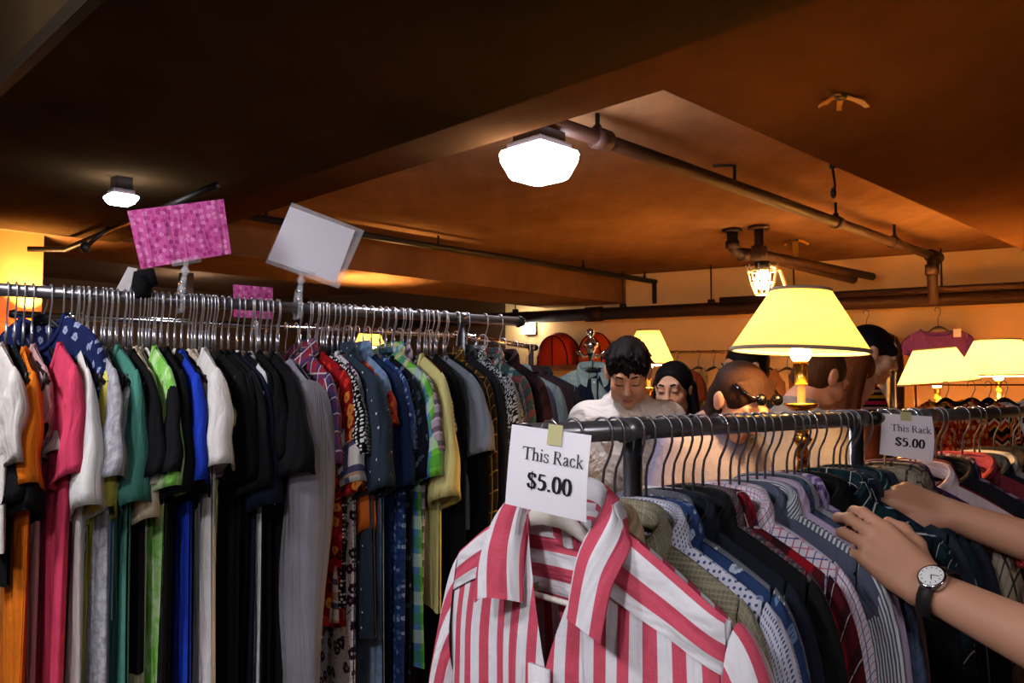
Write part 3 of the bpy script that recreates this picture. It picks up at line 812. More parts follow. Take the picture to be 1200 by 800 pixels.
# (pixel column of the near shoulder, cloth, kind, options)
BLK = m_solid((13, 13, 15)); BLK2 = m_solid((19, 19, 22)); BLK3 = m_solid((9, 9, 11))
S = m_solid
def tee(px, mat, label, h='bl', **o): return (px, mat, label, h, o)
G_T = 'tops crowded on the tall rack'
TALL = [
    tee(0, S((214, 208, 200)), 'off-white cap-sleeve top on a cream hanger, first on the tall rack', 'wl', kind='cap', L=0.42, ln=1.6, slide=.015),
    tee(16, BLK, 'black tee between the off-white top and the orange one', ln=1.2, L=0.5, slide=-.055),
    tee(24, BLK2, 'black tee with a low sleeve just before the orange one', ln=1.3, L=0.5, slide=-.05),
    tee(33, S((226, 118, 24)), 'bright orange tee below the short black tops on the tall rack', L=0.95, slide=-.025),
    tee(44, S((188, 150, 150)), 'pale mauve long top just after the orange tee', L=1.0, kind='cap', slide=-.05),
    tee(70, S((212, 66, 98)), 'coral pink tee with long body on the tall rack', slide=0.025, L=0.95, ln=1.0, flare=1.0),
    tee(88, S((216, 214, 216)), 'white tee tucked behind the coral pink one', slide=-0.08, ln=0.75, L=0.6),
    tee(86, S((58, 58, 62)), 'charcoal tee with only its hem showing behind the pink one', slide=-0.06, ln=0.9, L=0.7),
    tee(97, S((224, 222, 218)), 'white tee with a long drooping sleeve before the yellow one', slide=0.005, ln=1.25, L=0.75),
    tee(106, S((212, 200, 92)), 'mustard yellow tee beside the grey heather one', 'wl', slide=-0.02, ln=1.3, L=0.95),
    tee(115, m_blot((150, 150, 156), (182, 182, 188), 60), 'heather grey tee beside the sea green one', slide=0.012, ln=1.0, L=0.95),
    tee(123, S((136, 172, 204)), 'pale blue tee under the heather grey sleeve', slide=-0.05, ln=1.15, L=0.95),
    tee(131, S((72, 134, 118)), 'sea green tee with a long body', slide=0, ln=1.25, L=0.95),
    tee(139, S((210, 214, 212)), 'thin white tee edging the sea green one', slide=-0.05, ln=0.8, L=0.6),
    tee(146, BLK, 'black tee with a pointed sleeve after the sea green one', ln=1.0),
    tee(149, S((222, 206, 172)), 'cream top with long sleeve beside the lime tie-dye', slide=-0.025, ln=1.45, L=0.8),
    tee(156, S((206, 196, 184)), 'stone coloured tee just before the lime tie-dye', 'wl', slide=-0.045, ln=1.1, L=0.95),
    tee(166, m_blot((130, 206, 84), (206, 238, 176), 22, 0.42, 0.66), 'lime green tie-dye tee on a cream hanger', 'wl', slide=0.015, ln=1.15, L=0.95),
    tee(178, BLK2, 'first of the black tees after the lime tie-dye', ln=0.95, L=0.9),
    tee(190, BLK3, 'plain black tee between lime tie-dye and royal blue', ln=1.2, L=0.95),
    tee(201, BLK, 'last black tee before the royal blue one', ln=1.25, L=0.9),
    tee(211, S((30, 62, 186)), 'royal blue tee on the tall rack', 'wl', slide=0.008, ln=1.05, L=0.95),
    tee(222, BLK3, 'black tee hidden between royal blue and white', slide=-0.045, ln=1.1, L=0.8),
    tee(226, S((196, 182, 160)), 'beige top showing a thin edge before the white tee', 'wl', slide=-0.04, ln=0.5, L=0.9),
    tee(239, S((226, 222, 216)), 'white tee with a wide hemmed sleeve beside the black tees', 'wl', slide=0.03, ln=0.95, L=0.95, th=0.024),
    tee(248, S((188, 196, 92)), 'lime yellow top peeking behind the white tee', 'wl', slide=-0.045, ln=0.55, L=0.5),
    tee(262, BLK, 'black tee hanging right after the wide white sleeve', ln=1.1, L=1.0),
    tee(275, BLK3, 'long black top, second after the wide white sleeve', ln=1.0, L=1.05),
    tee(286, BLK2, 'black tee before the dark navy sleeve', ln=1.2, L=1.0),
    tee(297, S((20, 26, 46)), 'dark navy tee among the black tees', slide=-0.01, ln=1.35, L=0.9),
    tee(306, BLK, 'black tee beside the white cuffed one', 'wl', ln=1.0, L=1.0),
    tee(313, S((222, 222, 226)), 'white long tee cuff between two black tees', slide=-0.005, ln=1.35, L=0.8),
    tee(323, BLK3, 'black tee over the white cuff', ln=0.95, L=1.0),
    tee(336, BLK, 'wide black tee before the grey dress', slide=0.02, ln=1.05, L=1.0, th=0.024),
    tee(345, S((28, 58, 170)), 'cobalt blue tee showing a sliver before the grey dress', slide=-0.03, ln=0.5, L=0.6),
    tee(366, S((132, 130, 138)), 'long grey dress with wide sleeve hanging mid tall rack', kind='long', ln=1.55, L=1.15, th=0.055, collar='none', fold=0.006, W=0.235),
    tee(386, m_plaid((150, 40, 60), [('u', .05, .02, 0, (40, 56, 104), .8), ('v', .05, .02, 0, (40, 56, 104), .6), ('u', .05, .004, .7, (220, 200, 190), .8), ('v', .05, .004, .7, (220, 200, 190), .8)]), 'red and navy plaid shirt after the grey dress', collar='shirt', ln=1.0),
    tee(396, m_floral((150, 16, 22), [(220, 50, 40), (240, 150, 60), (60, 10, 16)], 0.035), 'red floral blouse on the tall rack', ln=1.35, L=0.7),
    tee(402, m_dots((10, 10, 12), (226, 226, 226), 0.011, 0.3, 0.6), 'black blouse with white speckle dots', ln=0.95, L=0.65),
    tee(408, m_plaid((232, 226, 218), [('u', .06, .02, 0, (40, 60, 110), .9), ('v', .07, .02, 0.2, (200, 160, 120), .9), ('v', .06, .015, 0.6, (40, 60, 110), .9)]), 'white checked blouse with navy and tan blocks', slide=-0.02, ln=1.2, L=0.7),
    tee(414, m_floral((226, 220, 222), [(66, 24, 60), (44, 18, 46), (90, 40, 78)], 0.045, 0.3, (40, 30, 44)), 'long white dress with purple flowers', kind='cap', L=1.15, flare=1.15),
    tee(424, m_dots((44, 56, 70), (214, 218, 222), 0.055, 0.05, 0.5), 'slate short-sleeved shirt with tiny white dots', slide=0.03, collar='shirt', ln=1.25, th=0.024),
    tee(432, S((208, 106, 36)), 'burnt orange blouse with low hanging sleeve', slide=-0.03, ln=1.75, L=0.6),
    tee(436, m_floral((228, 150, 140), [(230, 200, 190), (40, 30, 30), (200, 90, 80)], 0.03), 'peach and black patterned blouse', slide=-0.03, ln=0.9, L=0.5),
    tee(443, m_floral((170, 50, 24), [(214, 100, 40), (110, 26, 14)], 0.03), 'rust red patterned blouse beside the denim dress', slide=-0.03, ln=0.6, L=0.6),
    tee(450, m_blot((110, 140, 176), (132, 162, 196), 30), 'long light denim dress', kind='cap', L=1.2, flare=1.1, collar='shirt'),
    tee(461, S((24, 40, 74)), 'plain navy blouse beside the light denim dress', ln=1.3, L=0.9),
    tee(471, m_floral((40, 64, 120), [(150, 176, 214), (90, 120, 176), (30, 50, 100)], 0.016, 0.34), 'long blue dress with tiny pale print', kind='short', ln=0.9, L=1.2, flare=1.15),
    tee(484, m_floral((16, 18, 30), [(110, 120, 130), (60, 80, 90)], 0.03, 0.22), 'black dress with faint small flowers', ln=1.2, L=1.1),
    tee(493, m_plaid((112, 196, 60), [('u', .09, .03, 0, (80, 120, 196), .85), ('v', .10, .035, 0, (220, 236, 200), .5), ('v', .10, .03, .5, (60, 150, 50), .6), ('u', .09, .015, .6, (226, 200, 176), .8)]), 'lime green and blue check shirt with pale bands', collar='shirt', L=0.85, ln=1.2),
    tee(502, m_plaid((176, 160, 176), [('u', .04, .016, 0, (60, 50, 60), .8), ('v', .045, .016, 0, (60, 50, 60), .7), ('v', .045, .006, .6, (214, 190, 196), .9)]), 'mauve and black checked shirt', collar='shirt', ln=0.9),
    tee(509, m_dots((206, 204, 206), (40, 40, 44), 0.02, 0.3, 0.2), 'white blouse with black spots edging the yellow one', slide=-0.02, ln=0.7, L=0.5),
    tee(516, S((216, 208, 136)), 'pale yellow blouse with elbow sleeve', slide=0.02, ln=1.45, L=0.7, th=0.022),
    tee(531, S((70, 20, 30)), 'dark maroon top after the pale yellow blouse', slide=-0.03, ln=0.7),
    tee(537, BLK, 'black jacket near the post of the tall rack', kind='long', L=0.8),
    tee(546, S((122, 128, 138)), 'grey top with black lower half', ln=0.95, L=0.5),
    tee(554, BLK3, 'black dress beside the rack post', kind='long', L=1.0, ln=0.8),
    tee(566, m_plaid((74, 50, 22), [('u', .05, .02, 0, (30, 22, 12), .8), ('v', .05, .02, 0, (30, 22, 12), .6), ('u', .05, .004, .7, (190, 140, 50), .8), ('v', .05, .004, .7, (190, 140, 50), .8)]), 'brown and ochre plaid flannel shirt at the rack end', collar='shirt', kind='long', ln=0.9),
    tee(580, m_solid((30, 30, 32)), 'dark charcoal jacket behind the tweed coat', kind='long', collar='shirt'),
    tee(594, m_dots((24, 26, 30), (196, 200, 206), 0.008, 0.38, 1.0), 'black and white tweed jacket at the end of the tall rack', kind='long', collar='shirt', th=0.03, W=0.215),
    tee(612, m_plaid((60, 74, 76), [('u', .06, .02, 0, (190, 196, 190), .6), ('v', .06, .02, 0, (150, 60, 60), .6), ('v', .06, .01, .5, (40, 90, 90), .9)]), 'grey-green plaid jacket, last but one on the tall rack', kind='long', collar='shirt', th=0.024),
    tee(630, m_plaid((52, 26, 30), [('u', .06, .02, 0, (24, 18, 20), .7), ('v', .07, .025, 0, (20, 16, 18), .7)]), 'dark maroon check jacket, last on the tall rack', kind='long', collar='shirt', th=0.024),
]
rnd = random.Random(11)
for i, (px, mat, label, h, o) in enumerate(TALL):
    o = dict(o); W = o.get('W', 0.195 + rnd.uniform(-.012, .012)); o['W'] = W
    dz = rnd.uniform(-0.006, 0.004)
    t = LR.t_for(px, W, -ZN - 0.06)
    if i: t = max(t, tprev + 0.0165)
    tprev = t
    yaw = rnd.uniform(-0.09, 0.09)
    loc = LR.at(t); rz = LR.rz + yaw
    hang(h, loc, rz, label)
    o.setdefault('L', 0.72); o.setdefault('kind', 'short')
    kindname = 'dress' if 'dress' in label else 'jacket' if 'jacket' in label else 'shirt' if 'shirt' in label else 'blouse' if 'blouse' in label else 'tee_shirt' if 'tee' in label else 'top'
    garment(kindname, label, kindname.replace('_', ' '), mat, loc + Vector((0, 0, dz)), rz, seed=i + 3, group=G_T, **o)
# empty hangers crowding the tall rail
for t in [LR.t_for(px, 0) for px in (90, 97, 104, 112, 124, 131, 137, 146, 152, 168, 176, 183, 190, 226, 235, 242, 250, 296, 303, 312, 318, 325, 352, 362, 372, 380, 452, 460, 470, 480, 492, 500, 510, 520)]:
    hang('bl', LR.at(t), LR.rz + rnd.uniform(-0.08, 0.08))

# ------------------------------------------------------------------ the short rack
tp1 = RR.t_for(741, 0); tp2 = RR.t_for(1003, 0)
make_rack('clothes_rack', RR, -0.072, tp2 + 0.03, GUN, (tp1, tp2), 'short steel clothes rack with price card, full of button shirts', post_w=0.014, capr=1.05)
make_rack('clothes_rack', RR, tp2 + 0.085, 2.75, GUN, (tp2 + 0.34, 2.5), 'second short rack continuing the line of button shirts', post_w=0.013, capr=1.05)
t0 = RR.t_for(600, 0)

def pl(base, *b): return m_plaid(base, list(b))
W_ = (232, 230, 234)
SHORT = [
    # px = outer edge of the near sleeve, a hand below the shoulder
    (872, pl((196, 164, 132), ('u', .028, .008, 0, (150, 150, 110), .8), ('u', .028, .004, .5, (226, 196, 170), .8)), 'peach and sage striped shirt next to the red striped one', 'br', {}),
    (893, pl((142, 136, 112), ('u', .006, .002, 0, (112, 108, 90), .7), ('v', .006, .002, 0, (170, 164, 140), .6), ('v', .022, .003, 0, (176, 168, 140), .6)), 'olive grey fine-checked shirt with soft collar', 'br', {}),
    (915, m_dots((214, 216, 230), (70, 84, 140), 0.008, 0.25, 0.15), 'white shirt with tiny blue motif print', 'br', {'slide': .035, 'th': .02}),
    (932, m_floral((44, 66, 110), [(190, 204, 220), (120, 146, 184), (40, 60, 100)], 0.03, 0.24), 'denim blue bandana print shirt', 'br', {'slide': .025}),
    (946, m_dots((112, 114, 124), (210, 212, 216), 0.022, 0.12, 0.1), 'mid grey shirt with small white dots', 'br', {}),
    (966, S((30, 34, 46)), 'very dark navy shirt after the dotted grey one', 'br', {}),
    (974, S((224, 216, 220)), 'pale pink-white shirt squeezed between dark shirts', 'br', {'th': .010, 'slide': -.035}),
    (981, S((22, 24, 26)), 'black shirt with dull sheen beside pale pink-white', 'br', {}),
    (990, pl((84, 74, 80), ('u', .008, .003, 0, (140, 120, 124), .7), ('v', .008, .003, 0, (50, 40, 46), .7), ('u', .03, .003, 0, (150, 60, 70), .7)), 'grey and maroon micro check shirt', 'br', {}),
    (1004, pl((150, 20, 34), ('u', .07, .03, 0, (22, 18, 24), .75), ('v', .08, .034, 0, (22, 18, 24), .7), ('v', .08, .003, .7, (210, 190, 190), .8), ('u', .07, .003, .72, (60, 10, 20), .8)), 'red and black buffalo plaid flannel shirt', 'br', {}),
    (1024, pl((226, 214, 222), ('u', .024, .002, 0, (190, 70, 110), .9), ('v', .024, .002, 0, (60, 90, 160), .9), ('u', .024, .002, .5, (60, 80, 140), .9), ('v', .024, .002, .5, (196, 90, 120), .8)), 'white shirt with pink and blue windowpane check', 'wr', {}),
    (1035, m_floral((196, 190, 208), [(214, 160, 170), (150, 160, 200), (230, 224, 230)], 0.02, 0.3), 'pale lilac shirt with faint flower print', 'br', {}),
    (1045, S((86, 92, 112)), 'slate grey-blue shirt with pointed collar', 'br', {'collar': 'shirt'}),
    (1056, pl((206, 210, 214), ('u', .0075, .0036, 0, (52, 60, 84), .9)), 'navy and white pencil striped shirt', 'br', {'th': .024}),
    (1066, S((186, 166, 194)), 'plain lilac shirt beside the pencil stripes', 'br', {}),
    (1076, m_blot((52, 66, 88), (72, 88, 112), 40), 'faded slate denim shirt', 'br', {}),
    (1084, S((150, 152, 158)), 'plain mid grey shirt after the slate denim', 'br', {}),
    (1094, pl((120, 96, 150), ('u', .03, .012, 0, (60, 50, 90), .7), ('v', .03, .012, 0, (200, 190, 210), .6)), 'purple and white gingham shirt', 'br', {}),
    (1105, BLK, 'plain black shirt beside the purple gingham', 'br', {}),
    (1113, BLK3, 'second black shirt before the blue tartan', 'br', {}),
    (1124, pl((26, 50, 100), ('u', .05, .02, 0, (12, 18, 34), .8), ('v', .05, .02, 0, (12, 18, 34), .7), ('u', .05, .003, .7, (190, 200, 214), .8), ('v', .05, .003, .7, (190, 200, 214), .8)), 'royal blue and black tartan shirt', 'wr', {}),
    (1134, pl((18, 46, 52), ('u', .06, .026, 0, (10, 14, 26), .8), ('v', .06, .026, 0, (12, 18, 30), .7), ('u', .06, .003, .7, (210, 214, 206), .7), ('v', .06, .003, .7, (210, 214, 206), .7)), 'dark green blackwatch tartan shirt', 'br', {}),
    (1145, pl((34, 44, 66), ('u', .04, .016, 0, (14, 18, 28), .8), ('v', .04, .016, 0, (14, 18, 28), .7), ('v', .04, .003, .6, (170, 180, 196), .8)), 'navy tartan shirt with pale horizontal lines', 'br', {}),
    (1153, S((44, 52, 64)), 'plain dark slate shirt between tartans', 'br', {}),
    (1161, pl((28, 62, 66), ('u', .05, .02, 0, (14, 24, 40), .8), ('v', .05, .02, 0, (14, 24, 40), .7), ('u', .05, .004, .6, (150, 190, 180), .7)), 'teal and navy tartan shirt', 'br', {}),
    (1168, S((36, 40, 52)), 'plain dark blue-grey shirt after teal tartan', 'br', {}),
    (1184, pl((150, 138, 118), ('u', .065, .006, 0, (24, 22, 24), .9), ('v', .065, .008, 0, (24, 22, 24), .9), ('u', .065, .012, .5, (112, 102, 86), .5), ('v', .065, .012, .5, (112, 102, 86), .5)), 'tan flannel shirt with black windowpane check', 'br', {'th': .03, 'slide': .03}),
    (1198, pl((110, 100, 86), ('u', .05, .006, 0, (24, 22, 24), .9), ('v', .05, .008, 0, (24, 22, 24), .9)), 'darker tan check flannel behind the lighter one', 'wr', {}),
    (1212, S((60, 30, 70)), 'deep purple shirt after the tan flannels', 'br', {}),
    (1224, S((196, 176, 180)), 'dusty pink shirt after the deep purple one', 'wr', {}),
    (1236, S((104, 20, 36)), 'wine red shirt beside the dusty pink one', 'br', {}),
    (1248, S((26, 26, 32)), 'black-blue shirt beside the wine red one', 'br', {}),
    (1260, pl((90, 60, 80), ('u', .03, .012, 0, (30, 24, 40), .8), ('v', .03, .01, 0, (170, 140, 160), .6)), 'plum check shirt far along the second rack', 'br', {}),
    (1272, S((150, 60, 74)), 'rose red shirt far along the second rack', 'wr', {}),
    (1284, S((34, 44, 60)), 'ink blue shirt far along the second rack', 'br', {}),
    (1296, S((180, 176, 178)), 'pale grey shirt far along the second rack', 'wr', {}),
    (1308, S((40, 34, 36)), 'dark brown shirt at the end of the second rack', 'br', {}),
    (1320, S((20, 22, 28)), 'midnight blue shirt, last on the second rack', 'br', {}),
]
rnd = random.Random(23)
G_S = 'button shirts on the short racks'
for i, (px, mat, label, h, o) in enumerate(SHORT):
    o = dict(o); W = 0.205 + rnd.uniform(-.01, .012)
    t = max(RR.t_for(px, W + .045, -0.27), 0.012 if i == 0 else t + 0.025)
    yaw = rnd.uniform(-0.08, 0.08) * (.3 if i < 6 else 1); rz = RR.rz + yaw
    loc = RR.at(t); hang(h, loc, rz, label)
    o.setdefault('collar', 'shirt'); o.setdefault('th', .017); o.setdefault('slide', .025 if i < 2 else rnd.uniform(-.012, .012))
    garment('shirt', label, 'shirt', mat, loc + Vector((0, 0, rnd.uniform(-.012, -.002))), rz, 'long', L=0.78, W=W, seed=i + 90, group=G_S, fold=0.006, slope=0.078,
            buttons=5 if i < 5 else 0, **o)
# ------------------------------------------------------------------ the red striped shirt
def m_candy(period=0.037, ang=0.0):
    t = NT('red_stripe_cloth')
    u, v, uv = t.uv()
    f = t.math('FRACT', t.math('ADD', t.math('DIVIDE', u, period), 20.0))
    k = t.math('LESS_THAN', f, 0.5)
    sl = t.noise(1.0, None, 2.0)
    mp = t.n('ShaderNodeMapping'); mp.inputs['Scale'].default_value = (900, 60, 1); t.put(mp.inputs[0], uv)
    w = t.noise(1.0, mp.outputs[0], 2.0)
    mp2 = t.n('ShaderNodeMapping'); mp2.inputs['Scale'].default_value = (60, 900, 1); t.put(mp2.inputs[0], uv)
    w2 = t.noise(1.0, mp2.outputs[0], 2.0)
    red = t.mix(t.math('MULTIPLY', t.math('ADD', w, w2), 0.42), lin((196, 36, 66)), lin((226, 120, 140)))
    return fabric_finish(t, t.mix(k, lin((232, 230, 234)), red))
CANDY = m_candy()
hp = RR.at(-0.058)
ZN0 = ZN; ZN = 0.080                          # this hanger has a short hook
yawr = -0.04
RED_L = 'red and white candy striped open-collar shirt at the rack end'
red = empty('striped_shirt', hp + RR.n * 0.054 + Vector((0, 0, -0.003)), RR.rz + yawr, RED_L, 'shirt')
HK['red'] = make_hanger('coat_hanger', 'x', CHROME, WHITEP, 0.17, 0.085, 0.007, 0.02, True, 0.002); HCOL['red'] = 'white'
hang('red', hp + RR.n * 0.030, RR.rz + yawr, RED_L)
RW, RS, RNW, RDF = 0.25, 0.080, 0.066, 0.185
RB = sheet_body(RW, 0.78, RNW, RDF, 0.012, RS, 1.04, 0.03, 0.010, 5, NS=80, NV=60, vneck=True)
rpos = RB.pos; RB.build('body', CANDY, red, weld=0.0003)
for sg in (-1, 1):
    m = sleeve(RW, RS, 'long', sg, 31, 0.036, 0.9, NQ=30, NL=32)
    m.uv = {k: (q[0] * 0.55, q[1]) for k, q in m.uv.items()}
    m.build('sleeve', CANDY, red)
zsh = lambda x: -ZN + 0.008 - RS * (max(0, x - 0.02) / 0.19) ** 1.25
# yoke: shoulder panels lying on the front, stripes along the shoulder
for sg in (-1, 1):
    pts, uvs = [], []
    for i in range(25):
        sx = (RNW * 0.98 + (RW * 0.995 - RNW) * i / 24) / RW; row, ur = [], []
        for j in range(9):
            w = j / 8; v = w * (0.060 + 0.012 * (1 - i / 24)) / 0.75
            x, y, z = rpos(-1, sx * sg, v, j == 0)
            row.append((x, y - 0.0028, z + (0.002 if j < 2 else 0))); ur.append((w * 0.056 + 0.013, sx * 0.3))
        pts.append(row); uvs.append(ur)
    if sg < 0: pts = pts[::-1]; uvs = uvs[::-1]
    MB().grid(pts, uvs).build('yoke', CANDY, red)
pts, uvs = [], []
for i in range(21):
    x = -0.115 + 0.23 * i / 20; row, ur = [], []
    for j in range(9):
        z0 = zsh(max(abs(x), RNW)) + (0.010 if abs(x) < RNW else -0.004)
        z = z0 - j / 8 * 0.13
        y = 0.012 + 0.006 * smooth(j / 8) - 0.02 * (x / .115) ** 2 * 0.3
        row.append((x, y, z)); ur.append((z * 1.05 + 0.004, x))
    pts.append(row); uvs.append(ur)
MB().grid(pts, uvs).build('inner_yoke', CANDY, red)
# open collar: a broad folded band around the neck with blunt hanging ends
zn = zsh(RNW)
def along(ctrl, f):
    n = len(ctrl) - 1; k = min(int(f * n), n - 1); t = f * n - k
    c = [Vector(ctrl[max(0, min(n, k + q))]) for q in (-1, 0, 1, 2)]
    if k == 0: c[0] = Vector((-c[2].x, c[2].y, c[2].z))
    return 0.5 * (2 * c[1] + (c[2] - c[0]) * t + (2 * c[0] - 5 * c[1] + 4 * c[2] - c[3]) * t * t + (3 * c[1] - c[0] - 3 * c[2] + c[3]) * t ** 3)
BASE = [(0, 0.020, zn + 0.004), (0.058, 0.006, zn - 0.004), (0.052, -0.022, zn - 0.050), (0.040, -0.034, zn - 0.115)]
FOLD = [(0, 0.022, zn + 0.040), (0.066, 0.004, zn + 0.026), (0.060, -0.036, zn - 0.040), (0.050, -0.046, zn - 0.112)]
OUTR = [(0, 0.036, zn - 0.008), (0.108, 0.000, zn - 0.018), (0.116, -0.040, zn - 0.070), (0.112, -0.052, zn - 0.126)]
m = MB()
for off in (0, 1):
    pts, uvs = [], []; N = 56
    for i in range(N + 1):
        s = -1 + 2 * i / N; sg = 1 if s >= 0 else -1; f = abs(s)
        b, fo, ou = [Vector((q.x * sg, q.y, q.z)) for q in (along(BASE, f), along(FOLD, f), along(OUTR, f))]
        row = [b, (b + fo) / 2, fo]
        for q in (0.12, 0.4, 0.7, 1.0):
            p = fo + (ou - fo) * q; bulge = Vector((sg * 0.004, -0.009 if f > 0.3 else 0.004, 0.006)) * math.sin(PI * q)
            row.append(p + bulge)
        n = Vector((0, -1, 0)) if f > 0.3 else Vector((0, 1, 0))
        row = [p + n * (0.0022 * off) * (1 if k > 2 else -1) for k, p in enumerate(row)]
        wd = (0.0, 0.014, 0.028, 0.034, 0.052, 0.072, 0.094)
        pts.append(row); uvs.append([(w * 0.8 + 0.013, f * 0.25) for w in wd])
    if not off: pts = [r[::-1] for r in pts]; uvs = [r[::-1] for r in uvs]
    m.grid(pts, uvs)
m.build('collar', CANDY, red)
yf = -0.044
MB().box((-0.017, yf - 0.001, -0.85), (0.017, yf + 0.004, zsh(RNW) - RDF + 0.006)).build('placket', m_solid((230, 226, 230)), red)
for k in range(5):
    MB().ball((0, yf - 0.003, zsh(RNW) - RDF - 0.018 - 0.09 * k), (0.0062, 0.003, 0.0062), 14, 8).build('button', BUTTON, red)

ZN = ZN0
# ------------------------------------------------------------------ lettering
GL = {
 'T': (.95, [([(.02, .96), (.93, .96)], .07), ([(.475, .0), (.475, .96)], .13), ([(.28, .02), (.67, .02)], .045), ([(.03, .98), (.03, .76)], .05), ([(.92, .98), (.92, .76)], .05)]),
 'h': (.74, [([(.16, 0), (.16, 1.02)], .11), ([(.16, .48), (.25, .6), (.38, .66), (.5, .61), (.56, .46), (.56, 0)], .10), ([(.02, .02), (.3, .02)], .04), ([(.42, .02), (.7, .02)], .04), ([(.02, .98), (.16, 1.0)], .05)]),
 'i': (.38, [([(.18, 0), (.18, .66)], .11), ([(.03, .02), (.33, .02)], .04), ([(.03, .62), (.18, .65)], .05), ([(.18, .84), (.18, .96)], .12)]),
 's': (.56, [([(.46, .47), (.42, .6), (.27, .66), (.12, .58), (.13, .44), (.3, .34), (.45, .24), (.46, .09), (.3, 0), (.14, .03), (.06, .18)], .08)]),
 ' ': (.36, []),
 'R': (.98, [([(.2, 0), (.2, .96)], .13), ([(.03, .96), (.45, .96), (.63, .9), (.68, .74), (.62, .58), (.45, .5), (.2, .5)], .07), ([(.64, .84), (.66, .64)], .1), ([(.42, .5), (.8, .03)], .12), ([(.04, .02), (.38, .02)], .045), ([(.72, .02), (.96, .02)], .045)]),
 'a': (.62, [([(.1, .48), (.14, .6), (.27, .66), (.39, .6), (.42, .46), (.42, .12), (.48, .03), (.58, .07)], .085), ([(.42, .4), (.22, .31), (.09, .2), (.1, .06), (.21, .01), (.33, .07), (.42, .18)], .085)]),
 'c': (.60, [([(.5, .5), (.42, .62), (.3, .66), (.15, .58), (.08, .34), (.14, .11), (.28, .01), (.42, .05), (.53, .18)], .085)]),
 'k': (.74, [([(.16, 0), (.16, 1.02)], .11), ([(.56, .62), (.18, .31)], .06), ([(.3, .38), (.62, .02)], .11), ([(.02, .02), (.3, .02)], .04), ([(.5, .02), (.74, .02)], .04), ([(.4, .63), (.68, .63)], .04), ([(.02, .98), (.16, 1.0)], .05)]),
 '$': (.74, [([(.60, .70), (.56, .86), (.37, .94), (.17, .86), (.13, .7), (.25, .56), (.48, .44), (.62, .28), (.56, .1), (.37, .02), (.16, .1), (.10, .28)], .14), ([(.37, -.1), (.37, 1.06)], .06)]),
 '5': (.74, [([(.62, .92), (.22, .92), (.16, .56)], .12), ([(.16, .56), (.36, .6), (.54, .52), (.6, .32), (.52, .12), (.32, .02), (.1, .08)], .16)]),
 '.': (.36, [([(.17, .0), (.17, .14)], .15)]),
 '0': (.74, [([(.36, .95), (.2, .86), (.13, .64), (.12, .47), (.13, .3), (.2, .1), (.36, .0), (.53, .1), (.6, .3), (.61, .47), (.6, .64), (.53, .86), (.36, .95)], .14)]),
}
def lettering(text, height, bold, mapf, m, cx, cy, xs=1.0):
    tot = sum(GL[c][0] for c in text) * height * xs
    x = cx - tot / 2; lift = 0
    for c in text:
        adv, strokes = GL[c]
        for path, w in strokes:
            w = w * height * bold; pts = [(x + a * height * xs, cy + b * height) for a, b in path]
            L, Rr = [], []
            for i, (a, b) in enumerate(pts):
                p, n = pts[max(0, i - 1)], pts[min(len(pts) - 1, i + 1)]
                dx, dy = n[0] - p[0], n[1] - p[1]; l = math.hypot(dx, dy) or 1
                k = 0.5 * w * (1.0 if len(pts) == 2 else 0.55 + 0.75 * abs(dy) / l)
                L.append((a - dy / l * k, b + dx / l * k)); Rr.append((a + dy / l * k, b - dx / l * k))
            lift += 1
            m.grid([[mapf(*p, lift) for p in L], [mapf(*p, lift) for p in Rr]])
        x += adv * height * xs
PAPER = m_plain('white_paper', (248, 246, 252), 0.8, 0, 0.2)
INK = m_plain('printed_ink', (52, 52, 58), 0.8, 0, 0.2)
INKB = m_plain('printed_bold_ink', (34, 34, 40), 0.8, 0, 0.2)
MASK = m_plain('masking_tape_strip', (206, 200, 146), 0.7, 0, 0.2)
def card_sheet(root, TL, TR, BL, BR, mat, name='sheet', th=0.0012, bow=0.004, n=12):
    ctr = (TL + TR + BL + BR) / 4
    nrm = (TR - TL).cross(BL - TL).normalized()
    if nrm.y > 0: nrm = -nrm
    def mp(u, v, lift=0.0):
        p = (TL * (1 - u) + TR * u) * v + (BL * (1 - u) + BR * u) * (1 - v)
        return p + nrm * (bow * math.sin(PI * v) * (0.4 + u) + lift) - root.location
    f = [[mp(i / n, j / n) for i in range(n + 1)] for j in range(n + 1)]
    b = [[mp(i / n, j / n, -th) for i in range(n + 1)][::-1] for j in range(n + 1)]
    uv = [[(i / n * (TR - TL).length, j / n * (BL - TL).length) for i in range(n + 1)] for j in range(n + 1)]
    m = MB().grid(f, uv); m.grid(b, uv); o = m.build(name, mat, root)
    return mp
def price_card(c, tape, label, base_d):
    TL, TR, BR, BL = [P(*q) for q in c]
    root = empty('price_card', (TL + TR + BL + BR) / 4, 0, label, 'price card')
    mp = card_sheet(root, TL, TR, BL, BR, PAPER)
    W = 1.0
    f = lambda x, y, k: mp(x, y, 0.0006 + 0.00002 * k)
    m = MB(); lettering('This Rack', 0.155, 1.0, f, m, 0.56, 0.60, 0.84); m.build('lettering', INK, root, False)
    m = MB(); lettering('$5.00', 0.20, 1.15, f, m, 0.54, 0.26, 0.85); m.build('price_lettering', INKB, root, False)
    u0, u1, v0 = tape
    g = [[mp(u0 + (u1 - u0) * i / 3, v0 + (1.07 - v0) * j / 5, 0.0012) for i in range(4)] for j in range(6)]
    MB().grid(g).build('tape', MASK, root)
    return root
price_card([(600, 497, 0.985), (693, 510, 0.95), (687, 612, 0.945), (592, 590, 0.985)], (0.47, 0.65, 0.82), 'white price card taped over the candy striped shirt', 1)
dd = RR.at(RR.t_for(1062, 0)).y
price_card([(1033, 484, dd - .10), (1092, 488, dd - .06), (1093, 541, dd - .07), (1031, 532, dd - .11)], (0.36, 0.58, 0.86), 'white price card taped to the second short rack', 1)

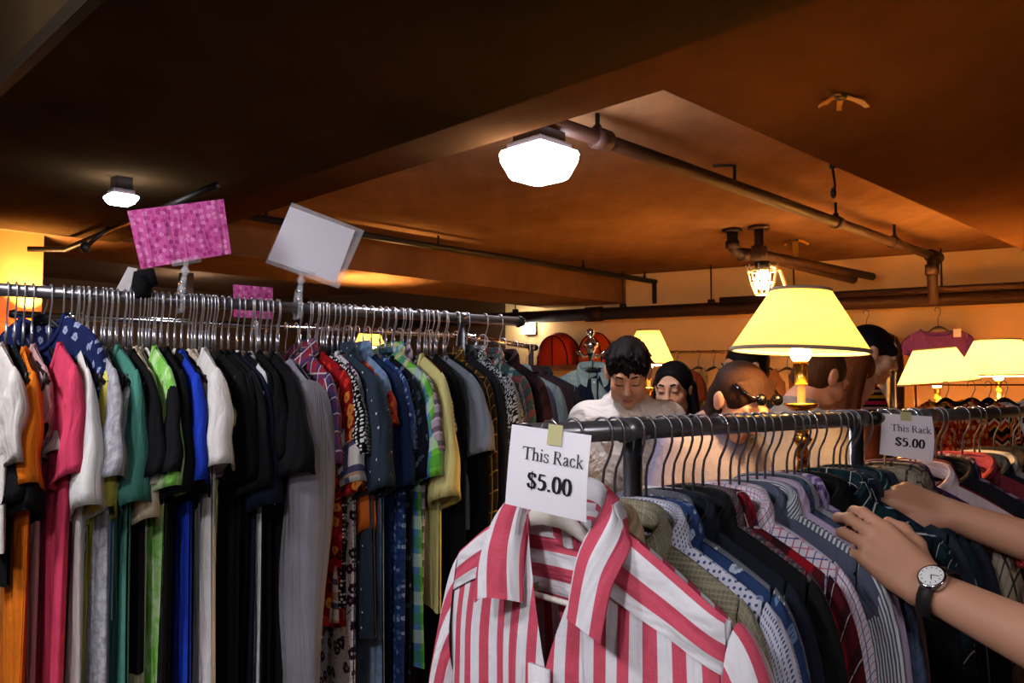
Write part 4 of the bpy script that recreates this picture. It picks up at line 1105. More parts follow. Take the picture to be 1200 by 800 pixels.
# ------------------------------------------------------------------ sign holders on the tall rail
PINKP = m_floral((206, 92, 160), [(182, 60, 132), (226, 140, 190), (170, 52, 122)], 0.015, 0.34)
CLEAR = NT('clear_plastic'); CLEAR.done((0.9, 0.92, 0.95), 0.12, 0, 0.5)
CLEAR.b.inputs['Alpha'].default_value = 0.2
CLEARM = CLEAR.m
def sign_holder(corners, clip_px, t, label, mat, sleeve_c=None):
    TL, TR, BR, BL = [P(*q) for q in corners]
    base = LR.at(t)
    root = empty('sign_holder', base, 0, label, 'sign')
    card_sheet(root, TL, TR, BL, BR, mat, 'card', 0.002, 0.002)
    if sleeve_c:
        a, b, c, d = [P(*q) for q in sleeve_c]
        card_sheet(root, a, b, d, c, CLEARM, 'clear_sleeve', 0.001, 0.002, 4)
    mid = (BL + BR) / 2 - base
    e = (BR - BL).normalized() * 0.035
    MB().tube([mid - e, mid, mid + e], 0.008, 8).build('grip', CLEARM, root)
    MB().tube([mid, mid * 0.72 + Vector((0, 0, .005)), mid * 0.55], 0.006, 8).build('ball_joint', CLEARM, root)
    MB().ball(mid * 0.75, 0.011, 10, 8).build('ball', CLEARM, root)
    for s in (-1, 1):
        pts = [mid * 0.6 + LR.n * 0.003 * s, Vector((0, 0, 0.03)) + LR.n * 0.011 * s, Vector((0, 0, 0)) + LR.n * 0.0185 * s, Vector((0, 0, -0.03)) + LR.n * 0.012 * s]
        MB().tube(pts, [0.006, 0.008, 0.006, 0.008], 8).build('clip_jaw', CLEARM, root)
    for z in (0.022, 0.045):
        MB().tube([Vector((0, 0, z)) - LR.n * 0.014, Vector((0, 0, z)) + LR.n * 0.014], 0.005, 8).build('spring', CHROME, root)
    return root
tc = LR.t_for(212, 0); d1 = LR.at(tc).y
sign_holder([(149, 247, d1 - .05), (262, 233, d1), (271, 297, d1 + .01), (165, 315, d1 - .04)], None, tc, 'pink patterned card in a clear clip on the tall rail', PINKP)
tc = LR.t_for(349, 0); d2 = LR.at(tc).y
sign_holder([(340, 242, d2 - .04), (416, 270, d2 + .03), (393, 331, d2 + .03), (314, 304, d2 - .03)], None, tc, 'blank white card in a clear sleeve on the tall rail', m_plain('blank_card', (238, 236, 246), 0.7, 0, 0.2),
            [(342, 237, d2 - .035), (427, 270, d2 + .045), (397, 338, d2 + .035), (311, 308, d2 - .025)])
# small white flap and black bundle on the tall rail
tb = LR.t_for(160, 0); bl = LR.at(tb)
nb = empty('cloth_bundle', bl, 0, 'small black cloth bundle with a white flap tied on the tall rail', 'cloth bundle')
m = MB().tube([(0.02, -.01, 0.0), (0.012, 0, 0.03), (0.01, 0, 0.055), (0.03, 0, 0.06), (0.045, 0, 0.03)], [0.018, 0.024, 0.02, 0.016, 0.008], 10); m.build('knot', BLK, nb)
q = [Vector((-0.055, 0, 0.012)), Vector((-0.02, 0, 0.014)), Vector((0.005, -.01, 0.07)), Vector((-0.018, -.01, 0.075))]
m = MB(); m.add([*q, *[p + Vector((0, 0.012, 0)) for p in q]], [(0, 1, 2, 3), (7, 6, 5, 4), (0, 4, 5, 1), (1, 5, 6, 2), (2, 6, 7, 3), (3, 7, 4, 0)]); m.build('flap', m_solid((196, 190, 186)), nb, False)

ZN0 = ZN; ZN = 0.045
lab = 'navy blouse with pale feather marks hung tight under the tall rail'
HK['nv'] = make_hanger('coat_hanger', 'x', WIRE, BLACKP, .17, .08, .004, .012, False, .0018); HCOL['nv'] = 'black'
p = LR.at(LR.t_for(52, 0)) - LR.n * .03
hang('nv', p, LR.rz + .5, lab); garment('blouse', lab, 'blouse', m_floral((24, 34, 78), [(150, 160, 190)], .04, .21), p, LR.rz + .5, 'short', L=.6, W=.17, seed=360, group=G_T, ln=.8)
ZN = ZN0

# ================================================================== PEOPLE
def RX(a): return np.array([[1, 0, 0], [0, math.cos(a), -math.sin(a)], [0, math.sin(a), math.cos(a)]])
def RY(a): return np.array([[math.cos(a), 0, math.sin(a)], [0, 1, 0], [-math.sin(a), 0, math.cos(a)]])
def RZ(a): return np.array([[math.cos(a), -math.sin(a), 0], [math.sin(a), math.cos(a), 0], [0, 0, 1]])
def cap(a, b, ra, rb, k=0.012): return ('c', np.array(a, float), np.array(b, float), ra, rb, k)
def ell(c, r, R=None, k=0.015): return ('e', np.array(c, float), r, R, k)
def cut(c, r, R=None, k=0.01): return ('-e', np.array(c, float), r, R, k)
def m_skin(c):
    t = NT('skin'); n = t.noise(14.0, detail=4)
    col = t.mix(n, tuple(v * 0.86 for v in lin(c)), lin(c))
    t.b.inputs['Subsurface Weight'].default_value = 0.08
    t.b.inputs['Subsurface Radius'].default_value = (0.01, 0.004, 0.002)
    return t.done(col, 0.55, 0, 0.35)
def m_hair(c):
    t = NT('hair')
    mp = t.n('ShaderNodeMapping'); mp.inputs['Scale'].default_value = (160, 160, 14); t.put(mp.inputs[0], t.obj())
    n = t.noise(1.0, mp.outputs[0], 3.0)
    t.bump(n, 0.5, 0.006)
    return t.done(t.mix(n, tuple(v * 0.5 for v in lin(c)), tuple(v * 1.3 for v in lin(c))), 0.65, 0, 0.1)
def head_prims(C, R):
    T = lambda p: C + R @ np.array(p, float)
    e = lambda c, r, k=0.018: ell(T(c), r, R, k)
    c = lambda a, b, ra, rb, k=0.01: cap(T(a), T(b), ra, rb, k)
    L = [e((0, .015, .028), (.074, .092, .082)), e((0, -.028, -.042), (.058, .060, .074), .03), e((0, -.066, -.096), (.024, .020, .019), .02)]
    for s in (-1, 1):
        L += [e((.036 * s, -.056, -.030), (.027, .026, .030), .02), e((.048 * s, -.02, -.078), (.018, .03, .022), .02)]
    L.append(c((-.036, -.076, .024), (.036, -.076, .024), .014, .014, .016))
    for s in (-1, 1):
        L.append(('-e', T((.032 * s, -.101, .004)), (.019, .017, .011), R, .010))
        L.append(e((.031 * s, -.077, .003), (.0165, .0125, .0125), .004))
    L += [c((0, -.086, .014), (0, -.103, -.026), .0075, .0115, .010), e((0, -.1055, -.031), (.0125, .0115, .0095), .006)]
    for s in (-1, 1):
        L += [e((.0125 * s, -.0965, -.034), (.0085, .010, .0075), .006)]
    L += [c((-.020, -.0845, -.062), (.020, -.0845, -.062), .006, .006, .006), c((-.017, -.0845, -.0725), (.017, -.0845, -.0725), .0068, .0068, .006)]
    for s in (-1, 1):
        L += [e((.077 * s, .012, -.006), (.009, .022, .033), .008), e((.084 * s, .020, .004), (.006, .018, .024), .006)]
    return L
FING = ((.092, .028, (.044, .026, .020), .0092), (.097, .009, (.049, .030, .021), .0094), (.091, -.011, (.045, .028, .020), .009), (.081, -.029, (.035, .021, .018), .0078))
def hand_prims(w, f, n, side, curl=(.35, .55, .4), spread=0.06, thumb=0.5, S=1.0):
    """w wrist, f finger direction, n back of the hand; side +1 left, -1 right"""
    f = np.array(f, float); f /= np.linalg.norm(f); n = np.array(n, float); n -= f * (n @ f); n /= np.linalg.norm(n)
    y = np.cross(f, n) * side; w = np.array(w, float)
    T = lambda p: w + (f * p[0] + y * p[1] + n * p[2]) * S
    L = []
    for k, (mx, my, ln, r) in enumerate(FING):
        L.append(cap(T((.008, my * .62, 0)), T((mx, my, .002)), .0165 * S, .0115 * S, .010))
        p = np.array((mx, my, .002)); a = 0.05; sp = spread * (1.5 - k)
        for j in range(3):
            a += curl[j] * (1 + 0.10 * k)
            d = np.array((math.cos(a) * math.cos(sp), math.sin(sp) * math.cos(a), -math.sin(a)))
            q = p + d * ln[j]
            L.append(cap(T(p), T(q), r * (1 - .08 * j) * S, r * (.92 - .08 * j) * S, .004)); p = q
    tb = [(.020, .020, -.006), (.052, .046, -.016), (.080, .058, -.026 - .012 * thumb), (.104, .058, -.034 - .02 * thumb)]
    for a, b, ra, rb in zip(tb, tb[1:], (.0165, .0125, .0105), (.0125, .0108, .0085)):
        L.append(cap(T(a), T(b), ra * S, rb * S, .008))
    L.append(ell(T((.05, .0, -.006)), (.046 * S, .036 * S, .013 * S), np.stack([f, y, n], 1), .012))
    return L

def human(label, loc, yaw, H=None, lean=0.0, bow=0.0, hyaw=0.0, arms=None, skin=None, shirt=None, sleeves='short', pants=None, hair=None, vox=0.006, sw=0.165, tilt=0.0, fem=False, world_arms=False, drop=0.8, lips=(150, 78, 70)):
    LR_ = RX(lean); hip = np.array((0, 0, .95))
    B = lambda p: hip + LR_ @ (np.array(p, float) - hip)            # torso point under the lean
    neck = B((0, .012, 1.475)); hr = RZ(hyaw) @ RX(lean * .5 + bow) @ RY(tilt)
    C = neck + RX(lean * .7 + bow * drop) @ np.array((0, -.028, .135))
    if len(loc) == 3:                                               # the head's place in the room fixes the height and the feet
        s = loc[2] / C[2]; o = RZ(yaw) @ C * s; loc = (loc[0] - o[0], loc[1] - o[1])
    else: s = H / 1.75
    H = s * 1.75
    root = empty('person', (loc[0], loc[1], 0), yaw, label, 'person')
    root.scale = (s, s, s)
    inv = lambda p: RZ(-yaw) @ (np.array(p, float) - np.array((loc[0], loc[1], 0))) / s
    sh = {1: B((sw, .01, 1.375)), -1: B((-sw, .01, 1.375))}
    if arms is None: arms = {q: ((q * .235, .03, 1.12), (q * .245, -.06, .86), (0, -.25, -1), (q, 0, .2)) for q in (1, -1)}
    elif world_arms: arms = {q: tuple(inv(p) for p in a[:2]) + tuple(RZ(-yaw) @ np.array(v, float) for v in a[2:]) for q, a in arms.items()}
    else: arms = {q: tuple(a) for q, a in arms.items()}
    Lb = head_prims(C, hr)
    Lb += [cap(neck - np.array((0, 0, .04)), C + hr @ np.array((0, .022, -.06)), .056 if not fem else .048, .052 if not fem else .044, .02)]
    w = .9 if fem else 1.0
    tors = lambda g: [ell(B((0, 0, .96)), (.158 + g, .108 + g, .12 + g), LR_, .04), cap(B((0, .0, 1.0)), B((0, 0, 1.16)), .118 + g, .125 * w + g, .05),
                      ell(B((0, -.002, 1.26)), (.158 * w + g, .112 + g, .17 + g), LR_, .05), cap(B((-sw * .8, .01, 1.372)), B((0, .012, 1.395)), .055 + g, .058 + g, .05), cap(B((sw * .8, .01, 1.372)), B((0, .012, 1.395)), .055 + g, .058 + g, .05),
                      cap(B((0, .012, 1.42)), neck, .075 + g * .6, .058 + g * .3, .04)]
    Lb += tors(0)
    for q in (1, -1):
        el, wr, fd, bn = [np.array(v, float) for v in arms[q]]
        Lb += [cap(sh[q], el, .054, .041, .03), cap(el, wr, .042, .0275, .02)] + hand_prims(wr, fd, bn, q)
    for q in (1, -1):
        Lb += [cap((q * .09, 0, .9), (q * .1, -.01, .5), .086, .058, .03), cap((q * .1, -.01, .5), (q * .1, .02, .08), .058, .04, .02), cap((q * .1, .035, .045), (q * .115, -.15, .036), .042, .034, .02)]
    sdf_obj('body', Lb, vox, skin, root)
    # clothing
    if shirt:
        Ls = tors(.020)
        for q in (1, -1):
            el, wr = np.array(arms[q][0], float), np.array(arms[q][1], float)
            if sleeves == 'long': Ls += [cap(sh[q], el, .068, .058, .04), cap(el, el + (wr - el) * .93, .060, .044, .02)]
            else: Ls += [cap(sh[q], sh[q] + (el - sh[q]) * .72, .068, .068, .04)]
        Ls.append(('-e', neck + np.array((0, -.022, .055)), (.072, .080, .085), None, .006))
        sdf_obj('shirt', Ls, vox, shirt, root)
    Lp = [ell((0, 0, .93), (.172, .122, .12), None, .04)]
    for q in (1, -1):
        Lp += [cap((q * .092, 0, .88), (q * .1, -.01, .5), .098, .078, .03), cap((q * .1, -.01, .5), (q * .1, .02, .12), .076, .064, .02)]
    sdf_obj('trousers', Lp, max(vox, .007), pants, root)
    for q in (1, -1):
        sdf_obj('shoe', [cap((q * .1, .045, .05), (q * .115, -.15, .045), .052, .044, .02), ('-e', np.array((q * .1, 0, -.06)), (.3, .4, .06), None, .004)], .006, BLK2, root)
    T = lambda p: C + hr @ np.array(p, float)
    dark = m_plain('brow_hair', hair[1] if hair else (30, 20, 16), 0.7)
    for q in (1, -1):
        MB().tube([T((q * .014, -.0905, .026)), T((q * .030, -.0905, .032)), T((q * .050, -.078, .027))], [.0035, .0042, .002], 6).build('eyebrow', dark, root)
        MB().tube([T((q * .016, -.0885, -.002)), T((q * .031, -.0905, -.004)), T((q * .046, -.0835, -.001))], [.0014, .0022, .0012], 6).build('eyelid', m_plain('lash', (22, 14, 12), 0.7), root)
    lm = m_plain('lips', lips, 0.45)
    MB().tube([T((-.023, -.0845, -.067)), T((-.010, -.0905, -.0655)), T((0, -.0915, -.0665)), T((.010, -.0905, -.0655)), T((.023, -.0845, -.067))], [.002, .006, .0064, .006, .002], 8).build('lips', lm, root)
    # hair
    if hair:
        kind, hc = hair; hm = m_hair(hc); rnd = random.Random(int(H * 1000)); Lh = []
        E = lambda c, r, k=.015: Lh.append(ell(T(c), r, hr, k))
        X = lambda c, r, k=.008: Lh.append(('-e', T(c), r, hr, k))
        K = lambda a, b, ra, rb, k=.006: Lh.append(cap(T(a), T(b), ra, rb, k))
        E((0, .022, .036), (.085, .100, .088))
        if kind in ('short', 'crop'):
            E((0, .045, -.02), (.076, .066, .06)); X((0, -.09, -.03), (.075, .075, .085)); X((0, -.05, -.10), (.12, .10, .07))
            for q in (1, -1): X((q * .09, -.01, -.045), (.03, .045, .05))
            g = 120 if kind == 'short' else 0
            for _ in range(g):
                a, b = rnd.uniform(0, 6.28), rnd.uniform(0.05, 1.35); d = np.array((math.sin(b) * math.cos(a), math.sin(b) * math.sin(a), math.cos(b)))
                if d[1] < -.75 and d[2] < .2: continue
                p = np.array((0, .020, .036)) + d * np.array((.083, .098, .086)); t = np.array((d[0] * .3, -.8, .25 - d[2] * .5)) * .045
                K(p, p + t * rnd.uniform(.6, 1.3) + d * rnd.uniform(-.002, .006), .0085, .0025, .010)
            if kind == 'short':
                for k in range(11):
                    x = -.062 + .0124 * k; K((x, -.045, .100 - abs(x) * .3), (x * 1.02 + .006, -.088 + abs(x) * .35, .050 - .010 * (k % 3)), .013, .005, .010)
        elif kind in ('long', 'long_over', 'tied'):
            E((0, .045, -.02), (.080, .070, .07)); X((0, -.105, -.030), (.060, .078, .098), .03)
            if kind == 'tied':
                [X((q * .09, -.002, -.025), (.03, .03, .04)) for q in (1, -1)]
                for k in range(14):
                    x = -.07 + .0108 * k; K((x * .5, -.066, .070), (x * 1.1, -.015, .108 - abs(x) * .25), .007, .008, .008)
            for k in range(26 if kind != 'tied' else 12):
                a = PI * (k / (25 if kind != 'tied' else 11)); side = math.cos(a); bk = math.sin(a)
                if kind == 'tied': side *= .5
                p = (side * .078, .02 + bk * .072, .01); ln = rnd.uniform(.26, .34) if kind != 'tied' else rnd.uniform(.16, .22)
                mid = (side * (.088 + rnd.uniform(-.006, .01)), .012 + bk * .082, -.12)
                down = hr.T @ np.array((0, 0, -1.0)) * ln
                e2 = (mid[0] + down[0] * .6, mid[1] + down[1] * .6, mid[2] + down[2] * .6)
                K(p, mid, .020, .019, .008); K(mid, e2, .019, .010, .008)
        elif kind == 'cap':
            X((0, -.07, -.055), (.12, .12, .065)); E((0, .045, -.02), (.078, .066, .06)); E((0, -.06, .03), (.07, .04, .03)); X((0, -.11, -.035), (.10, .06, .05))
        sdf_obj('hair' if kind != 'cap' else 'beanie', Lh, .0045, hm, root)
    print('PERSON', label[:30], round(H, 2))
    return root, (lambda p: Vector(T(p))), B

DEN = m_solid((44, 54, 78)); CHINO = m_solid((92, 84, 70))
SK1 = m_skin((206, 150, 116)); SK2 = m_skin((214, 164, 134)); SK3 = m_skin((216, 158, 128)); SK4 = m_skin((196, 148, 116))
reach = lambda z=1.12, x=.17: {q: ((q * .245, -.07, 1.13), (q * x, -.31, z), (-.15 * q, -1, -.15), (q * .2, 0, 1)) for q in (1, -1)}
# man in the white shirt, looking down at the rack
yw = math.radians(-6)
SHW_ = NT('rumpled_cotton')
_a = SHW_.noise(5.0, detail=3, dist=1.2); _b = SHW_.noise(14.0, detail=2, dist=0.8)
SHW_.bump(SHW_.math('ADD', _a, SHW_.math('MULTIPLY', _b, .3)), 0.9, 0.06)
SHW = SHW_.done(lin((222, 216, 210)), .9, 0, .1)
man, TH, Bm = human('man in open white shirt looking down at the clothes', P(736, 437, 3.2), yw, None, lean=.10, bow=.48, drop=1.4, hyaw=-.08, arms=reach(1.10), skin=SK1, shirt=SHW, sleeves='long', pants=CHINO,
                     hair=('short', (16, 12, 12)), vox=.005, sw=.16)
c = collar_mesh(.086, .082, 0.0, -.085, stand=.026, leaf=.052, point=.06, out=.034, spread=150, yc=-.008)
o = c.build('shirt_collar', SHW, man); o.location = Bm((0, .006, 1.455)); o.rotation_euler = (.06, 0, 0)
MB().tube([Bm((0, -.135, 1.36)), Bm((.004, -.14, 1.25)), Bm((0, -.135, 1.05))], [.004, .005, .004], 6).build('placket', SHW, man)
# woman with long black hair
yw = math.radians(-22)
human('woman with long black hair and dark top behind the white shirted man', P(789, 455, 3.6), yw, None, lean=.03, bow=.16, hyaw=-.1, skin=SK2, shirt=BLK, sleeves='long', pants=BLK2, hair=('long', (14, 11, 12)), vox=.005, fem=True, sw=.15, lips=(176, 80, 76))
# person with sunglasses pushed up, bending over the rack
yw = math.radians(28)
sg, TS, _ = human('person in lavender grey top bending over the rack, sunglasses on brown hair', P(868, 471, 2.62), yw, None, lean=.20, bow=.62, drop=1.2, arms=reach(1.05), skin=SK3, shirt=m_solid((150, 146, 170)), sleeves='short', pants=DEN, hair=('tied', (46, 27, 19)), vox=.005, fem=True, sw=.155)
gl = MB()
for q in (1, -1):
    gl.ball(TS((q * .034, -.088, .088)), .019, 12, 8)
gl.tube([TS((-.08, .0, .075)), TS((-.06, -.075, .088)), TS((0, -.098, .09)), TS((.06, -.075, .088)), TS((.08, .0, .075))], .003, 6)
gl.build('sunglasses', m_plain('dark_lens', (12, 10, 12), 0.12, 0, 0.7), sg)
# dark-haired person facing left behind
yw = math.radians(-82)
human('dark-haired person seen in profile behind the one with sunglasses', P(872, 432, 3.8), yw, None, bow=.1, skin=SK4, shirt=m_solid((60, 48, 44)), sleeves='long', pants=DEN, hair=('crop', (18, 12, 12)), vox=.006)
# man in grey tee seen from the side
yw = math.radians(112)
human('man in grey tee bending, short brown hair, behind the brass lamp', P(962, 443, 3.1), yw, None, lean=.20, bow=.40, drop=1.2, arms=reach(1.1), skin=SK3, shirt=m_solid((150, 140, 134)), sleeves='short', pants=DEN, hair=('crop', (74, 46, 26)), vox=.005)
# woman with long brown hair
yw = math.radians(105)
human('woman with long chestnut hair next to the man in grey tee', P(1000, 440, 3.5), yw, None, lean=.08, bow=.35, skin=SK3, shirt=m_solid((120, 60, 40)), sleeves='long', pants=BLK2, hair=('long', (112, 56, 28)), vox=.006, fem=True, sw=.15)
# person in black beanie and striped top
yw = math.radians(80)
STR = m_plaid((26, 22, 24), [('v', .07, .014, 0, (226, 50, 110), .95), ('v', .07, .012, .33, (236, 206, 60), .95), ('v', .07, .010, .66, (230, 200, 190), .9)])
def world_uv(mat):
    """stripe by height: knitted bands around the body"""
    nt = mat.node_tree
    for nd in list(nt.nodes):
        if nd.type == 'UVMAP':
            tc = nt.nodes.new('ShaderNodeTexCoord'); mp = nt.nodes.new('ShaderNodeMapping')
            mp.inputs['Rotation'].default_value = (PI / 2, 0, 0); nt.links.new(tc.outputs['Object'], mp.inputs[0])
            for l in list(nd.outputs[0].links): nt.links.new(mp.outputs[0], l.to_socket)
    return mat
human('person in black beanie and striped black top near the purple tee', P(1022, 415, 3.8), yw, None, lean=.04, bow=.28, skin=SK2, shirt=world_uv(STR), sleeves='long', pants=BLK2, hair=('cap', (14, 10, 12)), vox=.006)
# shopper whose hands go through the shirts; he stands just outside the frame
yw = math.radians(-113)
arms = {1: (P(1295, 790, 1.0), P(1088, 690, 1.20), P(985, 602, 1.28) - P(1088, 690, 1.20), (-.25, -.75, .55)),
        -1: (P(1305, 668, 1.42), P(1115, 604, 1.50), P(1030, 572, 1.56) - P(1115, 604, 1.50), (-.15, -.45, .85))}
shp, TN, _ = human('shopper with wristwatch leafing through the shirts on the short rack', (1.10, 1.20), yw, 1.80, arms=arms, world_arms=True, skin=m_skin((200, 146, 116)), shirt=m_solid((176, 120, 112)), sleeves='short', pants=DEN, hair=('crop', (50, 34, 24)), vox=.0042, sw=.19)
sS = 1.80 / 1.75
loc_of = lambda p: Vector(RZ(-yw) @ (np.array(p) - np.array((1.10, 1.20, 0))) / sS)
# wristwatch and red bracelet
wr, elb = P(1088, 690, 1.20), P(1295, 790, 1.0)
ax = (elb - wr).normalized(); cw = wr + ax * 0.018
bn = Vector((-.25, -.75, .55)); bn = (bn - ax * bn.dot(ax)).normalized(); sd = ax.cross(bn)
wroot = empty('wristwatch', cw, 0, 'wristwatch with white face on a black strap', 'watch')
m = MB(); rows = []
for k in range(24):
    a = 2 * PI * k / 24; rows.append([(bn * math.cos(a) * rr + sd * math.sin(a) * rr * 1.08) + ax * dx for rr, dx in ((.0335, -.010), (.0362, -.010), (.0362, .010), (.0335, .010))])
rows.append(rows[0]); m.grid(rows, close_u=True); m.build('strap', m_plain('watch_strap', (20, 18, 18), 0.6), wroot)
def disc(r, h0, h1): return [[bn * (0.035 + hh) + (sd * math.cos(2 * PI * k / 28) + ax * math.sin(2 * PI * k / 28)) * rr for k in range(28)] for rr, hh in ((r, h0), (r, h1), (r * .9, h1 + .0008), (0.0001, h1 + .0008))]
MB().grid(disc(.0195, -.002, .006), close_u=True).build('case', CHROME, wroot)
dl = MB().grid(disc(.0165, .006, .0072), close_u=True).build('dial', m_plain('watch_dial', (226, 226, 224), 0.3), wroot)
m = MB()
for k in range(12):
    a = 2 * PI * k / 12; d = sd * math.cos(a) + ax * math.sin(a); t = bn.cross(d)
    for q in (0,): m.add([bn * .0434 + d * .0118 - t * .0006, bn * .0434 + d * .0118 + t * .0006, bn * .0434 + d * .0142 + t * .0006, bn * .0434 + d * .0142 - t * .0006], [(0, 1, 2, 3)])
m.build('hour_marks', INKB, dl, False)
for d, l, w in ((sd * .8 + ax * .6, .008, .0007), (sd * -.3 + ax * .95, .0115, .0005)):
    d = d.normalized(); t = bn.cross(d)
    MB().add([bn * .0438 - t * w, bn * .0438 + t * w, bn * .0438 + d * l + t * w, bn * .0438 + d * l - t * w], [(0, 1, 2, 3)]).build('hand', INKB, dl, False)
wr2, el2 = P(1115, 604, 1.50), P(1305, 668, 1.42); ax2 = (el2 - wr2).normalized(); cb = wr2 + ax2 * .125
br = empty('bracelet', cb, 0, 'red beaded bracelet on the far forearm', 'bracelet')
s1_ = ax2.cross(Vector((0, 0, 1))).normalized(); s2_ = ax2.cross(s1_)
for k in range(20):
    a = 2 * PI * k / 20; MB().ball((s1_ * math.cos(a) + s2_ * math.sin(a)) * .043, .006, 8, 6).build('bead', m_plain('red_bead', (150, 34, 26), 0.3) if k == 0 else bpy.data.materials['red_bead'], br)

# ================================================================== THE BACKGROUND
def wall_at(px, off):
    k = (px - 600) / (FPX * math.cos(TILT)); o = wallpt(0, off)
    t = (k * o.y - o.x) / (WD.x - k * WD.y)
    return wallpt(t, off)
WRZ = math.atan2(WN.y, WN.x) - PI / 2
def on_wall(px, py, off):
    w = wall_at(px, off); return Vector((w.x, w.y, P(px, py, w.y).z))
G_W = 'clothes hung along the back wall'
def wall_garment(px, py, off, name, label, mat, h='bb', rz=None, **o):
    loc = on_wall(px, py, off); z = WRZ if rz is None else rz
    hang(h, loc, z, label)
    o.setdefault('W', .2)
    return garment(name, label, name.replace('_', ' '), mat, loc, z, group=G_W, **o)
wall_garment(1100, 363, 0.30, 'tee_shirt', 'purple cropped tee with white tag on the back wall', S((116, 66, 150)), L=0.32, W=0.2, seed=301, ln=.62, neck=(.12, .06, .03))
t = on_wall(1122, 390, 0.36)
tg = empty('price_tag', t, WRZ, 'small white price tag pinned on the purple cropped tee', 'tag')
MB().box((-.025, -.003, -.03), (.025, .003, .03)).build('paper', PAPER, tg, False); MB().tube([(0, 0, .03), (0, .002, .05)], .0015, 5).build('thread', PAPER, tg)
wall_garment(1016, 366, 0.32, 'jacket', 'black glossy jacket in plastic high on the back wall', m_plain('glossy_black', (26, 20, 22), 0.22, 0, 0.8), kind='long', L=0.8, W=0.21, seed=302, th=.04)
tg = empty('price_tag', on_wall(1034, 397, 0.42), WRZ, 'small white price tag on the black glossy jacket', 'tag')
MB().box((-.02, -.003, -.03), (.02, .003, .03)).build('paper', PAPER, tg, False); MB().tube([(0, 0, .03), (0, .002, .05)], .0015, 5).build('thread', PAPER, tg)
# rail on the wall with summer dresses
a, b = on_wall(752, 413, .22), on_wall(935, 411, .22)
wr_ = empty('wall_rail', a, 0, 'thin brass rail along the back wall carrying summer dresses', 'rail')
MB().tube([(0, 0, 0), b - a], .012, 8).build('rod', BRASS, wr_)
for q in (0.03, .5, .97):
    p = (b - a) * q; MB().tube([p, p + WN * .22], .01, 8).build('bracket', BRASS, wr_)
for k, (px, mat, lab, kd, L) in enumerate((
    (793, S((120, 62, 44)), 'rust brown blouse on the wall rail', 'short', .6),
    (818, S((112, 96, 62)), 'olive brown dress on the wall rail', 'cap', .9),
    (836, S((206, 178, 128)), 'cream sleeveless dress on the wall rail', 'none', 1.0),
    (852, S((190, 160, 110)), 'sand coloured sleeveless dress on the wall rail', 'none', 1.0),
    (899, S((214, 186, 130)), 'ivory dress on the wall rail behind the dark-haired person', 'none', 1.0),
    (922, S((146, 104, 66)), 'tan dress at the end of the wall rail', 'cap', .9))):
    wall_garment(px, 412.5, .22, 'dress' if 'dress' in lab else 'blouse', lab, mat, kind=kd, L=L, W=.185 if kd == 'none' else .2, seed=310 + k, collar='none', rz=WRZ + (0.5 if k % 2 else -.15))
# display rail with knits, in front of the counter
r0, r1 = P(1068, 451, 4.15), P(1290, 451, 4.15); r1.z = r0.z
dr = empty('display_rail', (r0.x, r0.y, 0), 0, 'thin brass display rail with bright knits behind the second rack', 'clothes rail')
ln = r1.x - r0.x
MB().tube([(0, 0, r0.z), (ln, 0, r0.z)], .005, 10).build('rail', BRASS, dr)
for x in (0.02, ln - .02):
    MB().tube([(x, 0, .03), (x, 0, r0.z)], .007, 10).build('post', BRASS, dr)
    MB().tube([(x, -.25, .03), (x, .25, .03)], .018, 8).build('foot', BLACKP, dr)
def m_chev():
    t = NT('chevron_knit'); u, v, uv = t.uv()
    z = t.math('ABSOLUTE', t.math('SUBTRACT', t.math('FRACT', t.math('DIVIDE', u, .06)), .5))
    f = t.math('FRACT', t.math('ADD', t.math('DIVIDE', t.math('ADD', v, t.math('MULTIPLY', z, .05)), .11), 30.0))
    return fabric_finish(t, t.ramp(f, [(0, lin((20, 14, 14))), (.3, lin((222, 150, 40))), (.42, lin((190, 40, 26))), (.58, lin((236, 214, 170))), (.7, lin((30, 18, 18))), (.85, lin((206, 90, 30)))], 'CONSTANT'))
ZN0 = ZN; ZN = 0.06; HK['kn'] = make_hanger('coat_hanger', 'x', GUN, BLACKP, .17, .08, .005, .012, False, .0025, 'hangers on the display rail'); HCOL['kn'] = 'small black'
FX = [(1138, m_chev(), 'chevron knit sweater in orange, red and black', 'short', .5, 'sweater'),
      (1108, m_floral((206, 130, 40), [(236, 196, 80), (170, 40, 30), (60, 30, 20)], .03), 'gold and red patterned blouse on the display rail', 'short', .55, 'blouse'),
      (1176, m_floral((226, 220, 210), [(14, 12, 12), (30, 26, 26)], .06, .42), 'white dress with bold black blotches', 'cap', .8, 'dress'),
      (1158, m_floral((190, 60, 30), [(236, 170, 60), (240, 210, 150), (110, 20, 20)], .03), 'orange and red flowered blouse on the display rail', 'short', .55, 'blouse'),
      (1205, S((206, 198, 196)), 'pale grey top at the end of the display rail', 'short', .6, 'top')]
for k, (px, mat, lab, kd, L, nm) in enumerate(FX):
    p = P(px, 451, 4.15); p.z = r0.z; z = -.1 + (.35 if k in (1, 3) else 0)
    hang('kn', p, z, lab); garment(nm, lab, nm, mat, p, z, kind=kd, L=L, W=.19, seed=330 + k, group='knits on the display rail', neck=(.1, .05, .02))
ZN = ZN0
